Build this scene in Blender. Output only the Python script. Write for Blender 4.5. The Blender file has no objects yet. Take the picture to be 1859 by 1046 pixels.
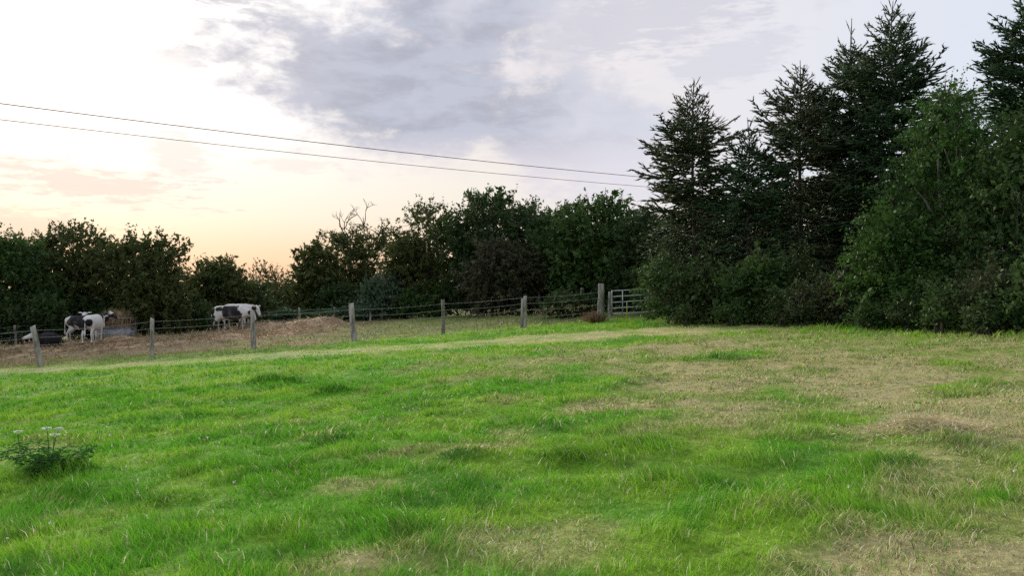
import bpy, math, random
import numpy as np
from math import radians, sin, cos, pi
from mathutils import Vector

# ------------------------------------------------------------------ camera, sky, sun, exposure
SC = bpy.context.scene
COL = SC.collection
SRC_W, SRC_H, FOC = 1859.0, 1046.0, 1459.0      # the photograph's size and focal length in its pixels
EYE = 1.6

cam_d = bpy.data.cameras.new('camera')
cam_d.sensor_width = 36.0
cam_d.lens = 36.0 * FOC / SRC_W
cam_d.clip_start = 0.1
cam_d.clip_end = 6000
cam = bpy.data.objects.new('camera', cam_d)
COL.objects.link(cam)
cam.location = (0, 0, EYE)
cam.rotation_euler = (radians(90), 0, 0)
SC.camera = cam

SUN_AZ, SUN_EL = radians(-29), radians(17)      # azimuth from +Y towards +X

world = bpy.data.worlds.new('World')
SC.world = world
world.use_nodes = True
NT = world.node_tree
for n in list(NT.nodes):
    NT.nodes.remove(n)


class G:
    """Small helper to write node maths."""
    def __init__(self, nt):
        self.nt = nt

    def sock(self, s, v):
        if isinstance(v, bpy.types.NodeSocket):
            self.nt.links.new(v, s)
        else:
            s.default_value = v

    def m(self, op, a, b=None, c=None, clamp=False):
        n = self.nt.nodes.new('ShaderNodeMath')
        n.operation = op
        n.use_clamp = clamp
        self.sock(n.inputs[0], a)
        if b is not None:
            self.sock(n.inputs[1], b)
        if c is not None:
            self.sock(n.inputs[2], c)
        return n.outputs[0]

    def ss(self, v, a, b, lo=0.0, hi=1.0):
        n = self.nt.nodes.new('ShaderNodeMapRange')
        n.interpolation_type = 'SMOOTHSTEP'
        self.sock(n.inputs[0], v)
        self.sock(n.inputs[1], a)
        self.sock(n.inputs[2], b)
        self.sock(n.inputs[3], lo)
        self.sock(n.inputs[4], hi)
        return n.outputs[0]

    def mix(self, f, a, b, mode='MIX'):
        n = self.nt.nodes.new('ShaderNodeMix')
        n.data_type = 'RGBA'
        n.blend_type = mode
        n.clamp_factor = True
        self.sock(n.inputs[0], f)
        for s, v in ((n.inputs[6], a), (n.inputs[7], b)):
            if isinstance(v, (tuple, list)) and len(v) == 3:
                v = (*v, 1.0)
            self.sock(s, v)
        return n.outputs[2]

    def noise(self, vec, scale, detail=4, rough=0.55, dist=0.0):
        n = self.nt.nodes.new('ShaderNodeTexNoise')
        self.nt.links.new(vec, n.inputs['Vector'])
        n.inputs['Scale'].default_value = scale
        n.inputs['Detail'].default_value = detail
        n.inputs['Roughness'].default_value = rough
        n.inputs['Distortion'].default_value = dist
        return n.outputs['Fac']

    def mapping(self, vec, loc=(0, 0, 0), rot=(0, 0, 0), scale=(1, 1, 1)):
        n = self.nt.nodes.new('ShaderNodeMapping')
        self.nt.links.new(vec, n.inputs[0])
        n.inputs[1].default_value = loc
        n.inputs[2].default_value = rot
        n.inputs[3].default_value = scale
        return n.outputs[0]


def build_world():
    g = G(NT)
    tc = NT.nodes.new('ShaderNodeTexCoord')
    d = tc.outputs['Generated']
    sep = NT.nodes.new('ShaderNodeSeparateXYZ')
    NT.links.new(d, sep.inputs[0])
    x, y, z = sep.outputs
    az = g.m('MULTIPLY', g.m('ARCTAN2', x, y), 180 / pi)
    el = g.m('MULTIPLY', g.m('ARCSINE', g.m('MAXIMUM', g.m('MINIMUM', z, 1.0), -1.0)), 180 / pi)

    sky = NT.nodes.new('ShaderNodeTexSky')
    sky.sky_type = 'NISHITA'
    sky.sun_disc = False
    sky.sun_elevation = SUN_EL
    sky.sun_rotation = SUN_AZ
    sky.air_density = 1.0
    sky.dust_density = 2.0
    sky.ozone_density = 1.5
    clear = g.mix(1.0, sky.outputs[0], (0.07, 0.07, 0.07), 'MULTIPLY')

    # high thin veil that covers the whole sky, lit from behind by the low sun
    sdir = (sin(SUN_AZ) * cos(SUN_EL), cos(SUN_AZ) * cos(SUN_EL), sin(SUN_EL))
    dot = NT.nodes.new('ShaderNodeVectorMath')
    dot.operation = 'DOT_PRODUCT'
    NT.links.new(d, dot.inputs[0])
    dot.inputs[1].default_value = sdir
    cosg = dot.outputs['Value']
    near = g.ss(cosg, 0.885, 0.99)                       # towards the hidden sun
    az_d = g.m('ABSOLUTE', g.m('SUBTRACT', az, -20.0))
    warm = g.ss(az_d, 42.0, 8.0)                        # the sunset side of the horizon
    wide = g.ss(cosg, 0.45, 0.93)
    veil = g.mix(wide, (0.80, 0.86, 0.97), (0.93, 0.87, 0.88))
    veil = g.mix(g.m('MULTIPLY', g.ss(el, 15.0, 6.0), warm), veil, (0.96, 0.895, 0.80))
    veil = g.mix(g.m('MULTIPLY', g.ss(el, 7.5, 2.5), warm), veil, (0.96, 0.80, 0.64))
    veil = g.mix(g.m('MULTIPLY', g.ss(el, 5.2, 0.5), warm), veil, (0.94, 0.60, 0.40))
    glow = g.m('MULTIPLY', near, g.ss(el, 5.0, 15.0))
    veil = g.mix(glow, veil, (1.25, 1.21, 1.19))
    base = g.mix(0.90, clear, veil)

    # broken cloud: soft everywhere, with the large grey bank ahead
    nz = g.mapping(d, scale=(1, 1, 1.9))
    n1 = g.noise(nz, 5.0, 7, 0.58, 0.25)
    n2 = g.noise(g.mapping(d, loc=(3, 1, 7), scale=(1, 1, 3.2)), 13.0, 6, 0.6, 0.3)
    n3 = g.noise(g.mapping(d, loc=(9, 4, 2), scale=(1, 1, 2.0)), 2.2, 3, 0.5)

    def ell(a0, e0, ra, re, tilt=0.0):
        da = g.m('SUBTRACT', az, a0)
        de = g.m('SUBTRACT', el, e0)
        t = radians(tilt)
        u = g.m('DIVIDE', g.m('ADD', g.m('MULTIPLY', da, cos(t)), g.m('MULTIPLY', de, sin(t))), ra)
        v = g.m('DIVIDE', g.m('SUBTRACT', g.m('MULTIPLY', de, cos(t)), g.m('MULTIPLY', da, sin(t))), re)
        r = g.m('SQRT', g.m('ADD', g.m('MULTIPLY', u, u), g.m('MULTIPLY', v, v)))
        return g.m('SUBTRACT', 1.0, r)

    bank = ell(-8.8, 14.0, 14.4, 5.8, -8)
    bank = g.m('SMOOTH_MAX', bank, ell(4.5, 10.6, 10.0, 5.2, -14), 0.3)
    bank = g.m('SMOOTH_MAX', bank, ell(-3.5, 21.0, 7.5, 8.0, 10), 0.3)
    wob = g.m('ADD', g.m('MULTIPLY', g.m('SUBTRACT', n1, 0.5), 1.9), g.m('MULTIPLY', g.m('SUBTRACT', n2, 0.5), 1.1))
    fine = g.noise(g.mapping(d, loc=(5, 2, 3), scale=(1, 1, 1.9)), 24.0, 6, 0.65, 0.3)
    bd = g.m('ADD', g.m('MULTIPLY', bank, 1.5), g.m('ADD', g.m('MULTIPLY', wob, 1.0), g.m('MULTIPLY', g.m('SUBTRACT', fine, 0.5), 1.1)))
    bmask = g.ss(bd, -0.15, 0.75)
    bcol = g.mix(g.ss(n2, 0.36, 0.62), (0.46, 0.475, 0.56), (0.56, 0.58, 0.68))
    bcol = g.mix(g.m('MULTIPLY', g.ss(n1, 0.50, 0.72), 0.7), bcol, (0.74, 0.74, 0.82))
    bcol = g.mix(g.ss(el, 11.5, 7.5), bcol, (0.80, 0.74, 0.80))
    bcol = g.mix(g.m('MULTIPLY', g.ss(az, -8.0, -22.0), 0.5), bcol, (0.70, 0.66, 0.68))
    bcol = g.mix(g.m('MULTIPLY', g.ss(az, -2.0, 10.0), 0.6), bcol, (0.76, 0.77, 0.85))
    edge = g.m('SUBTRACT', 1.0, g.ss(bd, 0.1, 0.6))
    bcol = g.mix(g.m('MULTIPLY', edge, 0.5), bcol, (0.86, 0.82, 0.83))

    general = g.m('MULTIPLY', g.ss(g.m('ADD', n1, g.m('MULTIPLY', g.m('SUBTRACT', n3, 0.5), 0.9)), 0.50, 0.72), g.ss(el, 9.0, 16.0))
    away = g.m('SUBTRACT', 1.0, g.m('MULTIPLY', near, 0.9))
    col = g.mix(g.m('MULTIPLY', g.m('MULTIPLY', general, away), 0.62), base, (0.62, 0.62, 0.70))

    def small(a0, e0, ra, re, color, k, tilt=0.0, amp=1.0):
        nonlocal col
        s = g.m('ADD', ell(a0, e0, ra, re, tilt), g.m('MULTIPLY', wob, amp))
        col = g.mix(g.m('MULTIPLY', g.ss(s, 0.0, 0.55), k), col, color)

    fine = g.noise(g.mapping(d, loc=(5, 2, 3), scale=(1, 1, 5.0)), 30.0, 5, 0.65, 0.2)
    wob = g.m('ADD', wob, g.m('MULTIPLY', g.m('SUBTRACT', fine, 0.5), 2.2))
    small(-27.5, 6.5, 8.0, 2.0, (0.87, 0.69, 0.62), 0.62, -3)
    small(-22.8, 8.4, 3.4, 2.4, (0.88, 0.79, 0.75), 0.6, -30, 1.1)
    small(-31.0, 3.8, 7.0, 1.6, (0.90, 0.68, 0.55), 0.5)
    small(-20.0, 19.8, 6.0, 2.6, (0.62, 0.61, 0.66), 0.85, -6, .8)
    small(-23.0, 14.8, 2.2, 1.0, (0.84, 0.80, 0.80), 0.6)
    small(-15.5, 8.4, 3.4, 0.55, (0.88, 0.79, 0.74), 0.5, 0, 1.1)
    small(9.0, 18.0, 9.0, 2.6, (0.66, 0.66, 0.74), 0.8, 6)
    small(15.0, 15.5, 5.0, 1.6, (0.68, 0.69, 0.77), 0.7, 10)
    col = g.mix(bmask, col, bcol)

    bg = NT.nodes.new('ShaderNodeBackground')
    NT.links.new(col, bg.inputs[0])
    bg.inputs[1].default_value = 1.0
    out = NT.nodes.new('ShaderNodeOutputWorld')
    NT.links.new(bg.outputs[0], out.inputs[0])


build_world()

sun_d = bpy.data.lights.new('sun', 'SUN')
sun_d.energy = 4.4
sun_d.angle = radians(20)
sun_d.color = (1.0, 0.86, 0.68)
sun = bpy.data.objects.new('sun', sun_d)
COL.objects.link(sun)
_sd = Vector((sin(SUN_AZ) * cos(SUN_EL), cos(SUN_AZ) * cos(SUN_EL), sin(SUN_EL)))
sun.rotation_euler = _sd.to_track_quat('Z', 'Y').to_euler()
sun.location = (-20, 40, 30)

vs = SC.view_settings
vs.view_transform = 'Standard'
vs.look = 'None'
vs.exposure = 0.0
vs.gamma = 1.0
SC.render.engine = 'CYCLES'
SC.cycles.max_bounces = 7
SC.cycles.diffuse_bounces = 4
SC.cycles.glossy_bounces = 2
SC.cycles.transmission_bounces = 4
SC.cycles.use_denoising = False
SC.cycles.use_light_tree = False

# ------------------------------------------------------------------ helpers
rng = np.random.default_rng(7)
random.seed(7)


def _h2(ix, iy, seed):
    h = (ix.astype(np.int64) * 374761393 + iy.astype(np.int64) * 668265263 + seed * 1442695041) & 0x7FFFFFFF
    h = ((h ^ (h >> 13)) * 1274126177) & 0x7FFFFFFF
    h = (h ^ (h >> 16)) & 0xFFFFFF
    return h / float(0xFFFFFF)


def vnoise(x, y, seed=0):
    x = np.asarray(x, float)
    y = np.asarray(y, float)
    ix, iy = np.floor(x), np.floor(y)
    fx, fy = x - ix, y - iy
    fx, fy = fx * fx * (3 - 2 * fx), fy * fy * (3 - 2 * fy)
    a, b = _h2(ix, iy, seed), _h2(ix + 1, iy, seed)
    c, d = _h2(ix, iy + 1, seed), _h2(ix + 1, iy + 1, seed)
    return (a * (1 - fx) + b * fx) * (1 - fy) + (c * (1 - fx) + d * fx) * fy


def fbm(x, y, scale=1.0, octv=4, seed=0):
    """0..1, about 0.5."""
    s, amp, tot = 0.0, 1.0, 0.0
    ca, sa = cos(0.6), sin(0.6)
    x, y = np.asarray(x, float) / scale, np.asarray(y, float) / scale
    for o in range(octv):
        s = s + amp * vnoise(x + 13.7 * o, y - 7.1 * o, seed + o * 17)
        tot += amp
        amp *= 0.55
        x, y = (x * ca - y * sa) * 2.03, (x * sa + y * ca) * 2.03
    return s / tot


def sstep(v, a, b):
    t = np.clip((v - a) / (b - a), 0, 1)
    return t * t * (3 - 2 * t)


def plane_z(x, y):
    return 3.6 * np.tanh(np.asarray(x, float) / 60.0) + 0.36 * np.tanh(np.asarray(y, float) / 60.0)


def px_ground(px, py):
    """Measured place in the photograph -> place on the sloping field."""
    u = (px - SRC_W / 2) / FOC
    w = (py - SRC_H / 2) / FOC
    yy = EYE / (w + 0.06 * u + 0.006)
    return u * yy, yy


def px_at(px, dist):
    return (px - SRC_W / 2) / FOC * dist


def z_at(py, dist):
    return EYE + (SRC_H / 2 - py) / FOC * dist


def spot(x, y, c, rx, ry, rot=0.0):
    dx, dy = x - c[0], y - c[1]
    a, b = cos(rot), sin(rot)
    u, v = (dx * a + dy * b) / rx, (-dx * b + dy * a) / ry
    return np.exp(-(u * u + v * v))


# --- dry, mown, straw and lush parts of the field
FENCE_PTS = [(-13.9, 23.5), (-10.94, 24.42), (-8.13, 25.3), (-5.19, 26.26), (-2.34, 27.2), (0.40, 28.1), (3.19, 29.0)]


def fence_y(x):
    return 28.0 + 0.322 * (np.asarray(x, float))


def f_mown(x, y):
    """Band of pale cut grass along the fence."""
    cx = np.asarray(x, float)
    c = 22.1 + 0.05 * (cx + 6) + 0.5 * (fbm(cx, cx * 0 + 3, 4, 2, 5) - 0.5)
    hw = 1.25 + 0.5 * sstep(cx, -2, 3)
    d = np.abs(y - c) + 1.5 * (fbm(x, y, 0.8, 4, 8) - 0.5)
    return sstep(d, hw + 0.45, hw - 0.6) * sstep(cx, 9.0, 4.0)


DRY = [  # pixel place, radii in metres, strength
    ((1250, 660), 3.6, 2.6, .8), ((1150, 630), 3.4, 1.6, .8), ((1350, 740), 1.7, 1.2, .75), ((1250, 700), 1.5, 1.4, .7), ((1700, 690), 2.6, 1.6, .7),
    ((1680, 780), .85, .6, 1.1), ((1650, 830), 1.7, 1.3, .5), ((1840, 760), 1.6, 1.4, .7), ((1480, 700), 2.2, 1.5, .6),
    ((1560, 650), 4.0, 2.0, .35), ((1820, 640), 3.0, 1.6, .4), ((1690, 990), .55, .35, .9), ((1500, 1000), .9, .5, .55), ((1800, 1010), .8, .5, .6),
    ((870, 985), .85, .35, .75), ((1010, 1015), .6, .3, .85), ((1060, 950), .4, .25, .5), ((700, 1020), .6, .25, .6),
    ((900, 820), .5, .35, .75), ((660, 820), .6, .5, .45), ((1140, 740), .9, .6, .5), ((640, 890), .5, .35, .3), ((480, 800), .5, .4, .3),
    ((430, 1030), .4, .2, .5), ((1220, 780), .6, .4, .7), ((240, 940), .6, .4, .35), ((1700, 880), 1.0, .5, .4),
    ((1290, 1030), .5, .3, .35), ((1450, 900), .6, .4, .25), ((520, 770), .5, .4, .3), ((870, 650), 2.0, .8, .3), ((960, 660), 1.4, 1.0, .3),
]
DRYW = [(px_ground(*p), rx, ry, s) for p, rx, ry, s in DRY]
LUSH = [((1290, 648), 1.4, .5, .9), ((1340, 860), .9, .45, .9), ((1440, 690), .9, .5, .3), ((1590, 720), .8, .6, .3), ((960, 700), 2.0, 1.0, .4),
        ((1010, 820), .7, .4, .6), ((1250, 880), .8, .3, .5), ((1050, 900), .8, .4, .4), ((1840, 980), .5, .3, .6), ((1560, 870), .8, .4, .3)]
LUSHW = [(px_ground(*p), rx, ry, s) for p, rx, ry, s in LUSH]
# darker, longer tufts: pixel place, radius, strength
TUFT = [((505, 696), .55, .22, 1.0), ((600, 712), .55, .22, .9), ((590, 800), .30, .22, .9), ((830, 832), .28, .2, .9), ((1010, 835), .42, .2, .8),
        ((810, 752), .3, .2, .7), ((75, 872), .5, .28, 1.1), ((265, 905), .4, .2, .5), ((1290, 655), .8, .25, .8), ((560, 850), .5, .25, .4),
        ((1150, 815), .3, .2, .6), ((690, 760), .25, .2, .4), ((380, 795), .2, .15, .35), ((1700, 812), .22, .12, .6), ((1600, 850), .4, .2, .3),
        ((460, 640), .7, .35, .9), ((560, 632), .5, .2, .3), ((20, 910), .4, .25, .5), ((905, 700), .3, .2, .4), ((730, 960), .25, .15, .4)]
TUFTW = [(px_ground(*p), rx, ry, s) for p, rx, ry, s in TUFT]


def f_dry(x, y):
    v = 0.0
    for c, rx, ry, s in DRYW:
        v = v + .85 * s * spot(x, y, c, rx, ry)
    for c, rx, ry, s in LUSHW:
        v = v - s * spot(x, y, c, rx, ry)
    right = sstep(x - 0.10 * y, 0.6, 4.2)
    v = v + 0.36 * right + 0.16 * sstep(x, 0.6, 2.6) * sstep(y, 7.0, 4.6)
    n = fbm(x, y, 1.1, 4, 21)
    n2 = fbm(x, y, 0.35, 3, 33)
    return np.clip(v * (0.3 + 1.35 * n) + (n - 0.60) * 1.25 + (n2 - 0.5) * 0.75, 0, 1)


def f_tuft(x, y):
    v = 0.0
    for c, rx, ry, s in TUFTW:
        v = v + s * spot(x, y, c, rx, ry)
    return np.clip(v, 0, 1.2)


def f_straw(x, y):
    """Trampled straw and mud in the cattle pen."""
    x = np.asarray(x, float)
    lo = np.interp(x, [-40, -17, -12, -9.5, -7.5], [23.4, 25.8, 28.8, 32.0, 35.5])
    hi = np.interp(x, [-40, -17, -12, -9.5, -7.5], [36, 40, 44.0, 44.0, 40])
    n = 3.0 * (fbm(x, y, 2.2, 4, 41) - 0.5)
    return sstep(y + n, lo, lo + 1.6) * sstep(y + n, hi, hi - 1.2) * sstep(x + n * .5, -7.0, -8.8)


def f_pen(x, y):
    return sstep(y - fence_y(x), -0.6, 0.5)


MOLE = px_ground(1675, 790)


def height(x, y):
    x = np.asarray(x, float)
    y = np.asarray(y, float)
    z = plane_z(x, y)
    r = np.hypot(x, y)
    k = sstep(r, 70, 45)
    mown = f_mown(x, y)
    lump = (fbm(x, y, 1.6, 3, 2) - 0.5) * 0.16 + (fbm(x, y, 0.45, 3, 4) - 0.5) * 0.14
    left = 1 - 0.55 * sstep(x - 0.10 * y, 0.6, 4.2)
    z = z + k * lump * (1 - 0.7 * mown) * left
    z = z + 0.07 * f_tuft(x, y)
    z = z + 0.10 * spot(x, y, MOLE, .42, .30) * (0.7 + 0.6 * fbm(x, y, .12, 2, 6))
    st = f_straw(x, y)
    z = z + st * (0.05 + 0.34 * (fbm(x, y, 1.3, 4, 12) - 0.45))
    z = z + 0.30 * spot(x, y, (-10.2, 39.5), 1.3, .9) + 0.26 * spot(x, y, (-11.9, 38.6), 1.4, .8) + 0.25 * spot(x, y, (-9.0, 39.5), 1.0, .7)
    z = z + 0.22 * spot(x, y, (-17.1, 35.2), 0.8, .5) + 0.2 * spot(x, y, (-20.5, 34.6), 1.6, .4)
    return z


def hz(x, y):
    return float(height(np.array([x]), np.array([y]))[0])


LUSH_A = np.array([0.140, 0.400, 0.022])
LUSH_B = np.array([0.255, 0.480, 0.036])
COOL = np.array([0.075, 0.250, 0.030])
KHAKI = np.array([0.350, 0.410, 0.120])
TAN = np.array([0.590, 0.515, 0.275])
SOIL_AND_SHADE = np.array([0.060, 0.045, 0.028])
STRAW = np.array([0.440, 0.310, 0.205])
MUD = np.array([0.200, 0.125, 0.085])
DULL = np.array([0.190, 0.250, 0.085])
MOWNC = np.array([0.440, 0.460, 0.210])


def lerp(a, b, t):
    t = np.asarray(t)[..., None]
    return a * (1 - t) + b * t


def field_colour(x, y):
    """The field's own colour: species and dryness, nothing to do with light."""
    n = fbm(x, y, 0.9, 3, 51)
    c = lerp(LUSH_A, LUSH_B, sstep(n, 0.35, 0.65))
    c = lerp(c, COOL, np.clip(sstep(fbm(x, y, 0.6, 3, 57), 0.54, 0.76) * 0.5 * sstep(y, 19, 9) + 0.7 * f_tuft(x, y), 0, 1))
    d = f_dry(x, y)
    c = lerp(c, KHAKI, sstep(d, 0.06, 0.48) * 0.88)
    c = lerp(c, TAN, sstep(d, 0.55, 1.1) * 0.85)
    m = f_mown(x, y)
    mc = lerp(MOWNC, TAN * 1.05, sstep(x, -7.0, 1.0) * 0.9)
    c = lerp(c, mc, m * (0.25 + 0.65 * sstep(fbm(x, y, 0.5, 3, 52), .32, .62)))
    p = f_pen(x, y)
    pg = sstep(x, -3.5, 0.5) * sstep(y - fence_y(x), 2.0, 0.4) * 0.9
    pc = lerp(DULL, KHAKI * 0.75, sstep(fbm(x, y, 1.4, 4, 61), 0.40, 0.62))
    pc = lerp(pc, STRAW * .8, sstep(x, -4.0, -8.0) * (0.25 + 0.6 * sstep(fbm(x, y, 1.0, 4, 63), .4, .62)))
    pc = lerp(pc, LUSH_B, pg)
    c = lerp(c, pc, p)
    s = f_straw(x, y)
    sc = lerp(STRAW, MUD, sstep(fbm(x, y, 0.8, 4, 66), 0.48, 0.68))
    c = lerp(c, sc, s)
    # a dull strip of rough grass just inside the fence
    rough = sstep(y - fence_y(x), -3.2, -1.6) * (1 - p) * sstep(x, -3.5, -6.5)
    c = lerp(c, DULL * 1.25, rough * (1 - m) * 0.75)
    return c


# ------------------------------------------------------------------ mesh helpers
def mesh_np(name, V, loops, totals, attrs=None, smooth=False):
    me = bpy.data.meshes.new(name)
    V = np.ascontiguousarray(V, np.float32)
    loops = np.ascontiguousarray(loops, np.int32)
    totals = np.asarray(totals, np.int32)
    starts = np.concatenate(([0], np.cumsum(totals)[:-1])).astype(np.int32)
    me.vertices.add(len(V))
    me.vertices.foreach_set('co', V.ravel())
    me.loops.add(len(loops))
    me.loops.foreach_set('vertex_index', loops)
    me.polygons.add(len(totals))
    me.polygons.foreach_set('loop_start', starts)
    me.polygons.foreach_set('loop_total', totals)
    if smooth:
        me.polygons.foreach_set('use_smooth', np.ones(len(totals), bool))
    for k, a in (attrs or {}).items():
        a = np.asarray(a, np.float32)
        if a.ndim == 2:
            at = me.attributes.new(k, 'FLOAT_COLOR', 'POINT')
            if a.shape[1] == 3:
                a = np.concatenate([a, np.ones((len(a), 1), np.float32)], 1)
            at.data.foreach_set('color', np.ascontiguousarray(a).ravel())
        else:
            at = me.attributes.new(k, 'FLOAT', 'POINT')
            at.data.foreach_set('value', a)
    me.update(calc_edges=True)
    return me


class MB:
    """Collects pieces of ONE mesh object."""
    def __init__(self):
        self.V, self.L, self.T, self.A, self.n = [], [], [], [], 0

    def add(self, V, loops, totals, tint=0.0):
        V = np.asarray(V, float).reshape(-1, 3)
        self.V.append(V)
        self.L.append(np.asarray(loops, np.int64).ravel() + self.n)
        self.T.append(np.asarray(totals, np.int64).ravel())
        t = np.asarray(tint, float)
        self.A.append(np.full(len(V), float(t)) if t.ndim == 0 else t)
        self.n += len(V)

    def tube(self, pts, rad, sides=7, tint=0.0, cap=True, wob=0.0, seed=0):
        pts = np.asarray(pts, float)
        rad = np.broadcast_to(np.asarray(rad, float), (len(pts),))
        t = np.gradient(pts, axis=0)
        t /= np.linalg.norm(t, axis=1)[:, None] + 1e-9
        up = np.array([0, 0, 1.0]) if abs(t[0][2]) < 0.9 else np.array([1.0, 0, 0])
        V = []
        a = np.arange(sides) / sides * 2 * pi
        rs = np.random.default_rng(seed)
        w = 1 + wob * (rs.random(sides) - 0.5) * 2
        for p, tt, r in zip(pts, t, rad):
            s = np.cross(tt, up)
            s /= np.linalg.norm(s) + 1e-9
            b = np.cross(s, tt)
            ww = w * (1 + wob * 0.5 * (rs.random(sides) - 0.5))
            V.append(p + r * ww[:, None] * (np.cos(a)[:, None] * s + np.sin(a)[:, None] * b))
        V = np.concatenate(V)
        L, T = [], []
        for i in range(len(pts) - 1):
            for k in range(sides):
                k2 = (k + 1) % sides
                L += [i * sides + k, i * sides + k2, (i + 1) * sides + k2, (i + 1) * sides + k]
                T.append(4)
        if cap:
            L += list(range(sides))[::-1]
            T.append(sides)
            L += [(len(pts) - 1) * sides + k for k in range(sides)]
            T.append(sides)
        self.add(V, L, T, tint)

    def box(self, c, s, tint=0.0):
        c, s = np.asarray(c, float), np.asarray(s, float) / 2
        q = np.array([[-1, -1, -1], [1, -1, -1], [1, 1, -1], [-1, 1, -1], [-1, -1, 1], [1, -1, 1], [1, 1, 1], [-1, 1, 1]], float)
        self.add(c + q * s, [0, 3, 2, 1, 4, 5, 6, 7, 0, 1, 5, 4, 1, 2, 6, 5, 2, 3, 7, 6, 3, 0, 4, 7], [4] * 6, tint)

    def build(self, name, mat, parent=None, smooth=False):
        me = mesh_np(name, np.concatenate(self.V), np.concatenate(self.L), np.concatenate(self.T), {'tint': np.concatenate(self.A)}, smooth)
        return link(name, me, mat, parent)


def link(name, me, mat, parent=None):
    o = bpy.data.objects.new(name, me)
    COL.objects.link(o)
    if mat is not None:
        me.materials.clear()
        me.materials.append(mat)
    if parent is not None:
        o.parent = parent
    return o


def tag(o, label=None, cat=None, group=None, kind=None):
    for k, v in (('label', label), ('category', cat), ('group', group), ('kind', kind)):
        if v:
            o[k] = v
    return o


def thing(name, label, cat, loc=(0, 0, 0), rz=0.0, group=None):
    e = bpy.data.objects.new(name, None)
    COL.objects.link(e)
    e.location = loc
    e.rotation_euler = (0, 0, rz)
    e.empty_display_size = 0.2
    return tag(e, label, cat, group)


# ------------------------------------------------------------------ materials
def mat_new(name):
    m = bpy.data.materials.new(name)
    m.use_nodes = True
    nt = m.node_tree
    for n in list(nt.nodes):
        nt.nodes.remove(n)
    return m, nt, G(nt)


def finish(nt, shader, disp=None):
    out = nt.nodes.new('ShaderNodeOutputMaterial')
    nt.links.new(shader, out.inputs[0])


def attr(nt, name, kind='Fac'):
    a = nt.nodes.new('ShaderNodeAttribute')
    a.attribute_name = name
    return a.outputs[kind]


def principled(nt, g, col, rough=0.8, spec=0.3, metal=0.0, bump=None, bstr=0.3, bdist=0.01):
    p = nt.nodes.new('ShaderNodeBsdfPrincipled')
    if isinstance(col, tuple):
        col = (*col, 1.0) if len(col) == 3 else col
    g.sock(p.inputs['Base Color'], col)
    g.sock(p.inputs['Roughness'], rough)
    p.inputs['Specular IOR Level'].default_value = spec
    g.sock(p.inputs['Metallic'], metal)
    if bump is not None:
        b = nt.nodes.new('ShaderNodeBump')
        b.inputs['Strength'].default_value = bstr
        b.inputs['Distance'].default_value = bdist
        nt.links.new(bump, b.inputs['Height'])
        nt.links.new(b.outputs[0], p.inputs['Normal'])
    return p.outputs[0]


def translucent_mix(nt, g, shader, col, f):
    t = nt.nodes.new('ShaderNodeBsdfTranslucent')
    g.sock(t.inputs[0], col)
    m = nt.nodes.new('ShaderNodeMixShader')
    m.inputs[0].default_value = f
    nt.links.new(shader, m.inputs[1])
    nt.links.new(t.outputs[0], m.inputs[2])
    return m.outputs[0]


def obj_coord(nt):
    return nt.nodes.new('ShaderNodeTexCoord').outputs['Object']


def mat_ground():
    m, nt, g = mat_new('field_ground')
    c = attr(nt, 'col', 'Color')
    pos = nt.nodes.new('ShaderNodeNewGeometry').outputs['Position']
    n = g.noise(pos, 9.0, 6, 0.65)
    n2 = g.noise(g.mapping(pos, scale=(1, .5, 1)), 38.0, 4, 0.7)
    f = g.m('ADD', g.m('MULTIPLY', n, 0.9), g.m('MULTIPLY', n2, 0.7))
    k = g.ss(f, 0.45, 1.15, 0.5, 1.3)
    col = g.mix(1.0, c, k, 'MULTIPLY')
    finish(nt, principled(nt, g, col, 0.95, 0.1, bump=f, bstr=0.8, bdist=0.05))
    return m


def mat_grass():
    m, nt, g = mat_new('grass_blade')
    c = attr(nt, 'col', 'Color')
    s = principled(nt, g, c, 0.55, 0.25)
    finish(nt, translucent_mix(nt, g, s, c, 0.35))
    return m


def mat_leaf(name, a, b, tr=0.3, bark=(0.05, 0.038, 0.03), rough=0.6):
    """tint 0..1 picks between the two leaf colours, below zero is twig wood."""
    m, nt, g = mat_new(name)
    t = attr(nt, 'tint')
    col = g.mix(t, a, b)
    pos = nt.nodes.new('ShaderNodeNewGeometry').outputs['Position']
    n = g.noise(pos, 0.9, 3, 0.5)
    col = g.mix(g.ss(n, 0.35, 0.7), col, g.mix(1.0, col, (0.75, 0.9, 0.8), 'MULTIPLY'))
    col = g.mix(g.m('LESS_THAN', t, -0.5), col, bark)
    s = principled(nt, g, col, rough, 0.3)
    finish(nt, translucent_mix(nt, g, s, col, tr))
    return m


def mat_bark(name, a, b, scale=14.0, stretch=0.25):
    m, nt, g = mat_new(name)
    v = obj_coord(nt)
    n = g.noise(g.mapping(v, scale=(1, 1, stretch)), scale, 6, 0.7)
    col = g.mix(g.ss(n, 0.35, 0.65), a, b)
    finish(nt, principled(nt, g, col, 0.9, 0.15, bump=n, bstr=0.7, bdist=0.02))
    return m


def mat_metal(name, a, b, rough=0.5, metal=0.6):
    m, nt, g = mat_new(name)
    v = obj_coord(nt)
    n = g.noise(v, 7.0, 5, 0.6)
    col = g.mix(g.ss(n, 0.35, 0.7), a, b)
    finish(nt, principled(nt, g, col, g.ss(n, 0.3, 0.7, rough - 0.1, rough + 0.2), 0.4, metal))
    return m


def mat_coat(name):
    m, nt, g = mat_new(name)
    c = attr(nt, 'col', 'Color')
    n = g.noise(obj_coord(nt), 40.0, 4, 0.6)
    col = g.mix(1.0, c, g.ss(n, 0.2, 0.8, 0.8, 1.12), 'MULTIPLY')
    finish(nt, principled(nt, g, col, 0.7, 0.25, bump=n, bstr=0.2, bdist=0.01))
    return m


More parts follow.
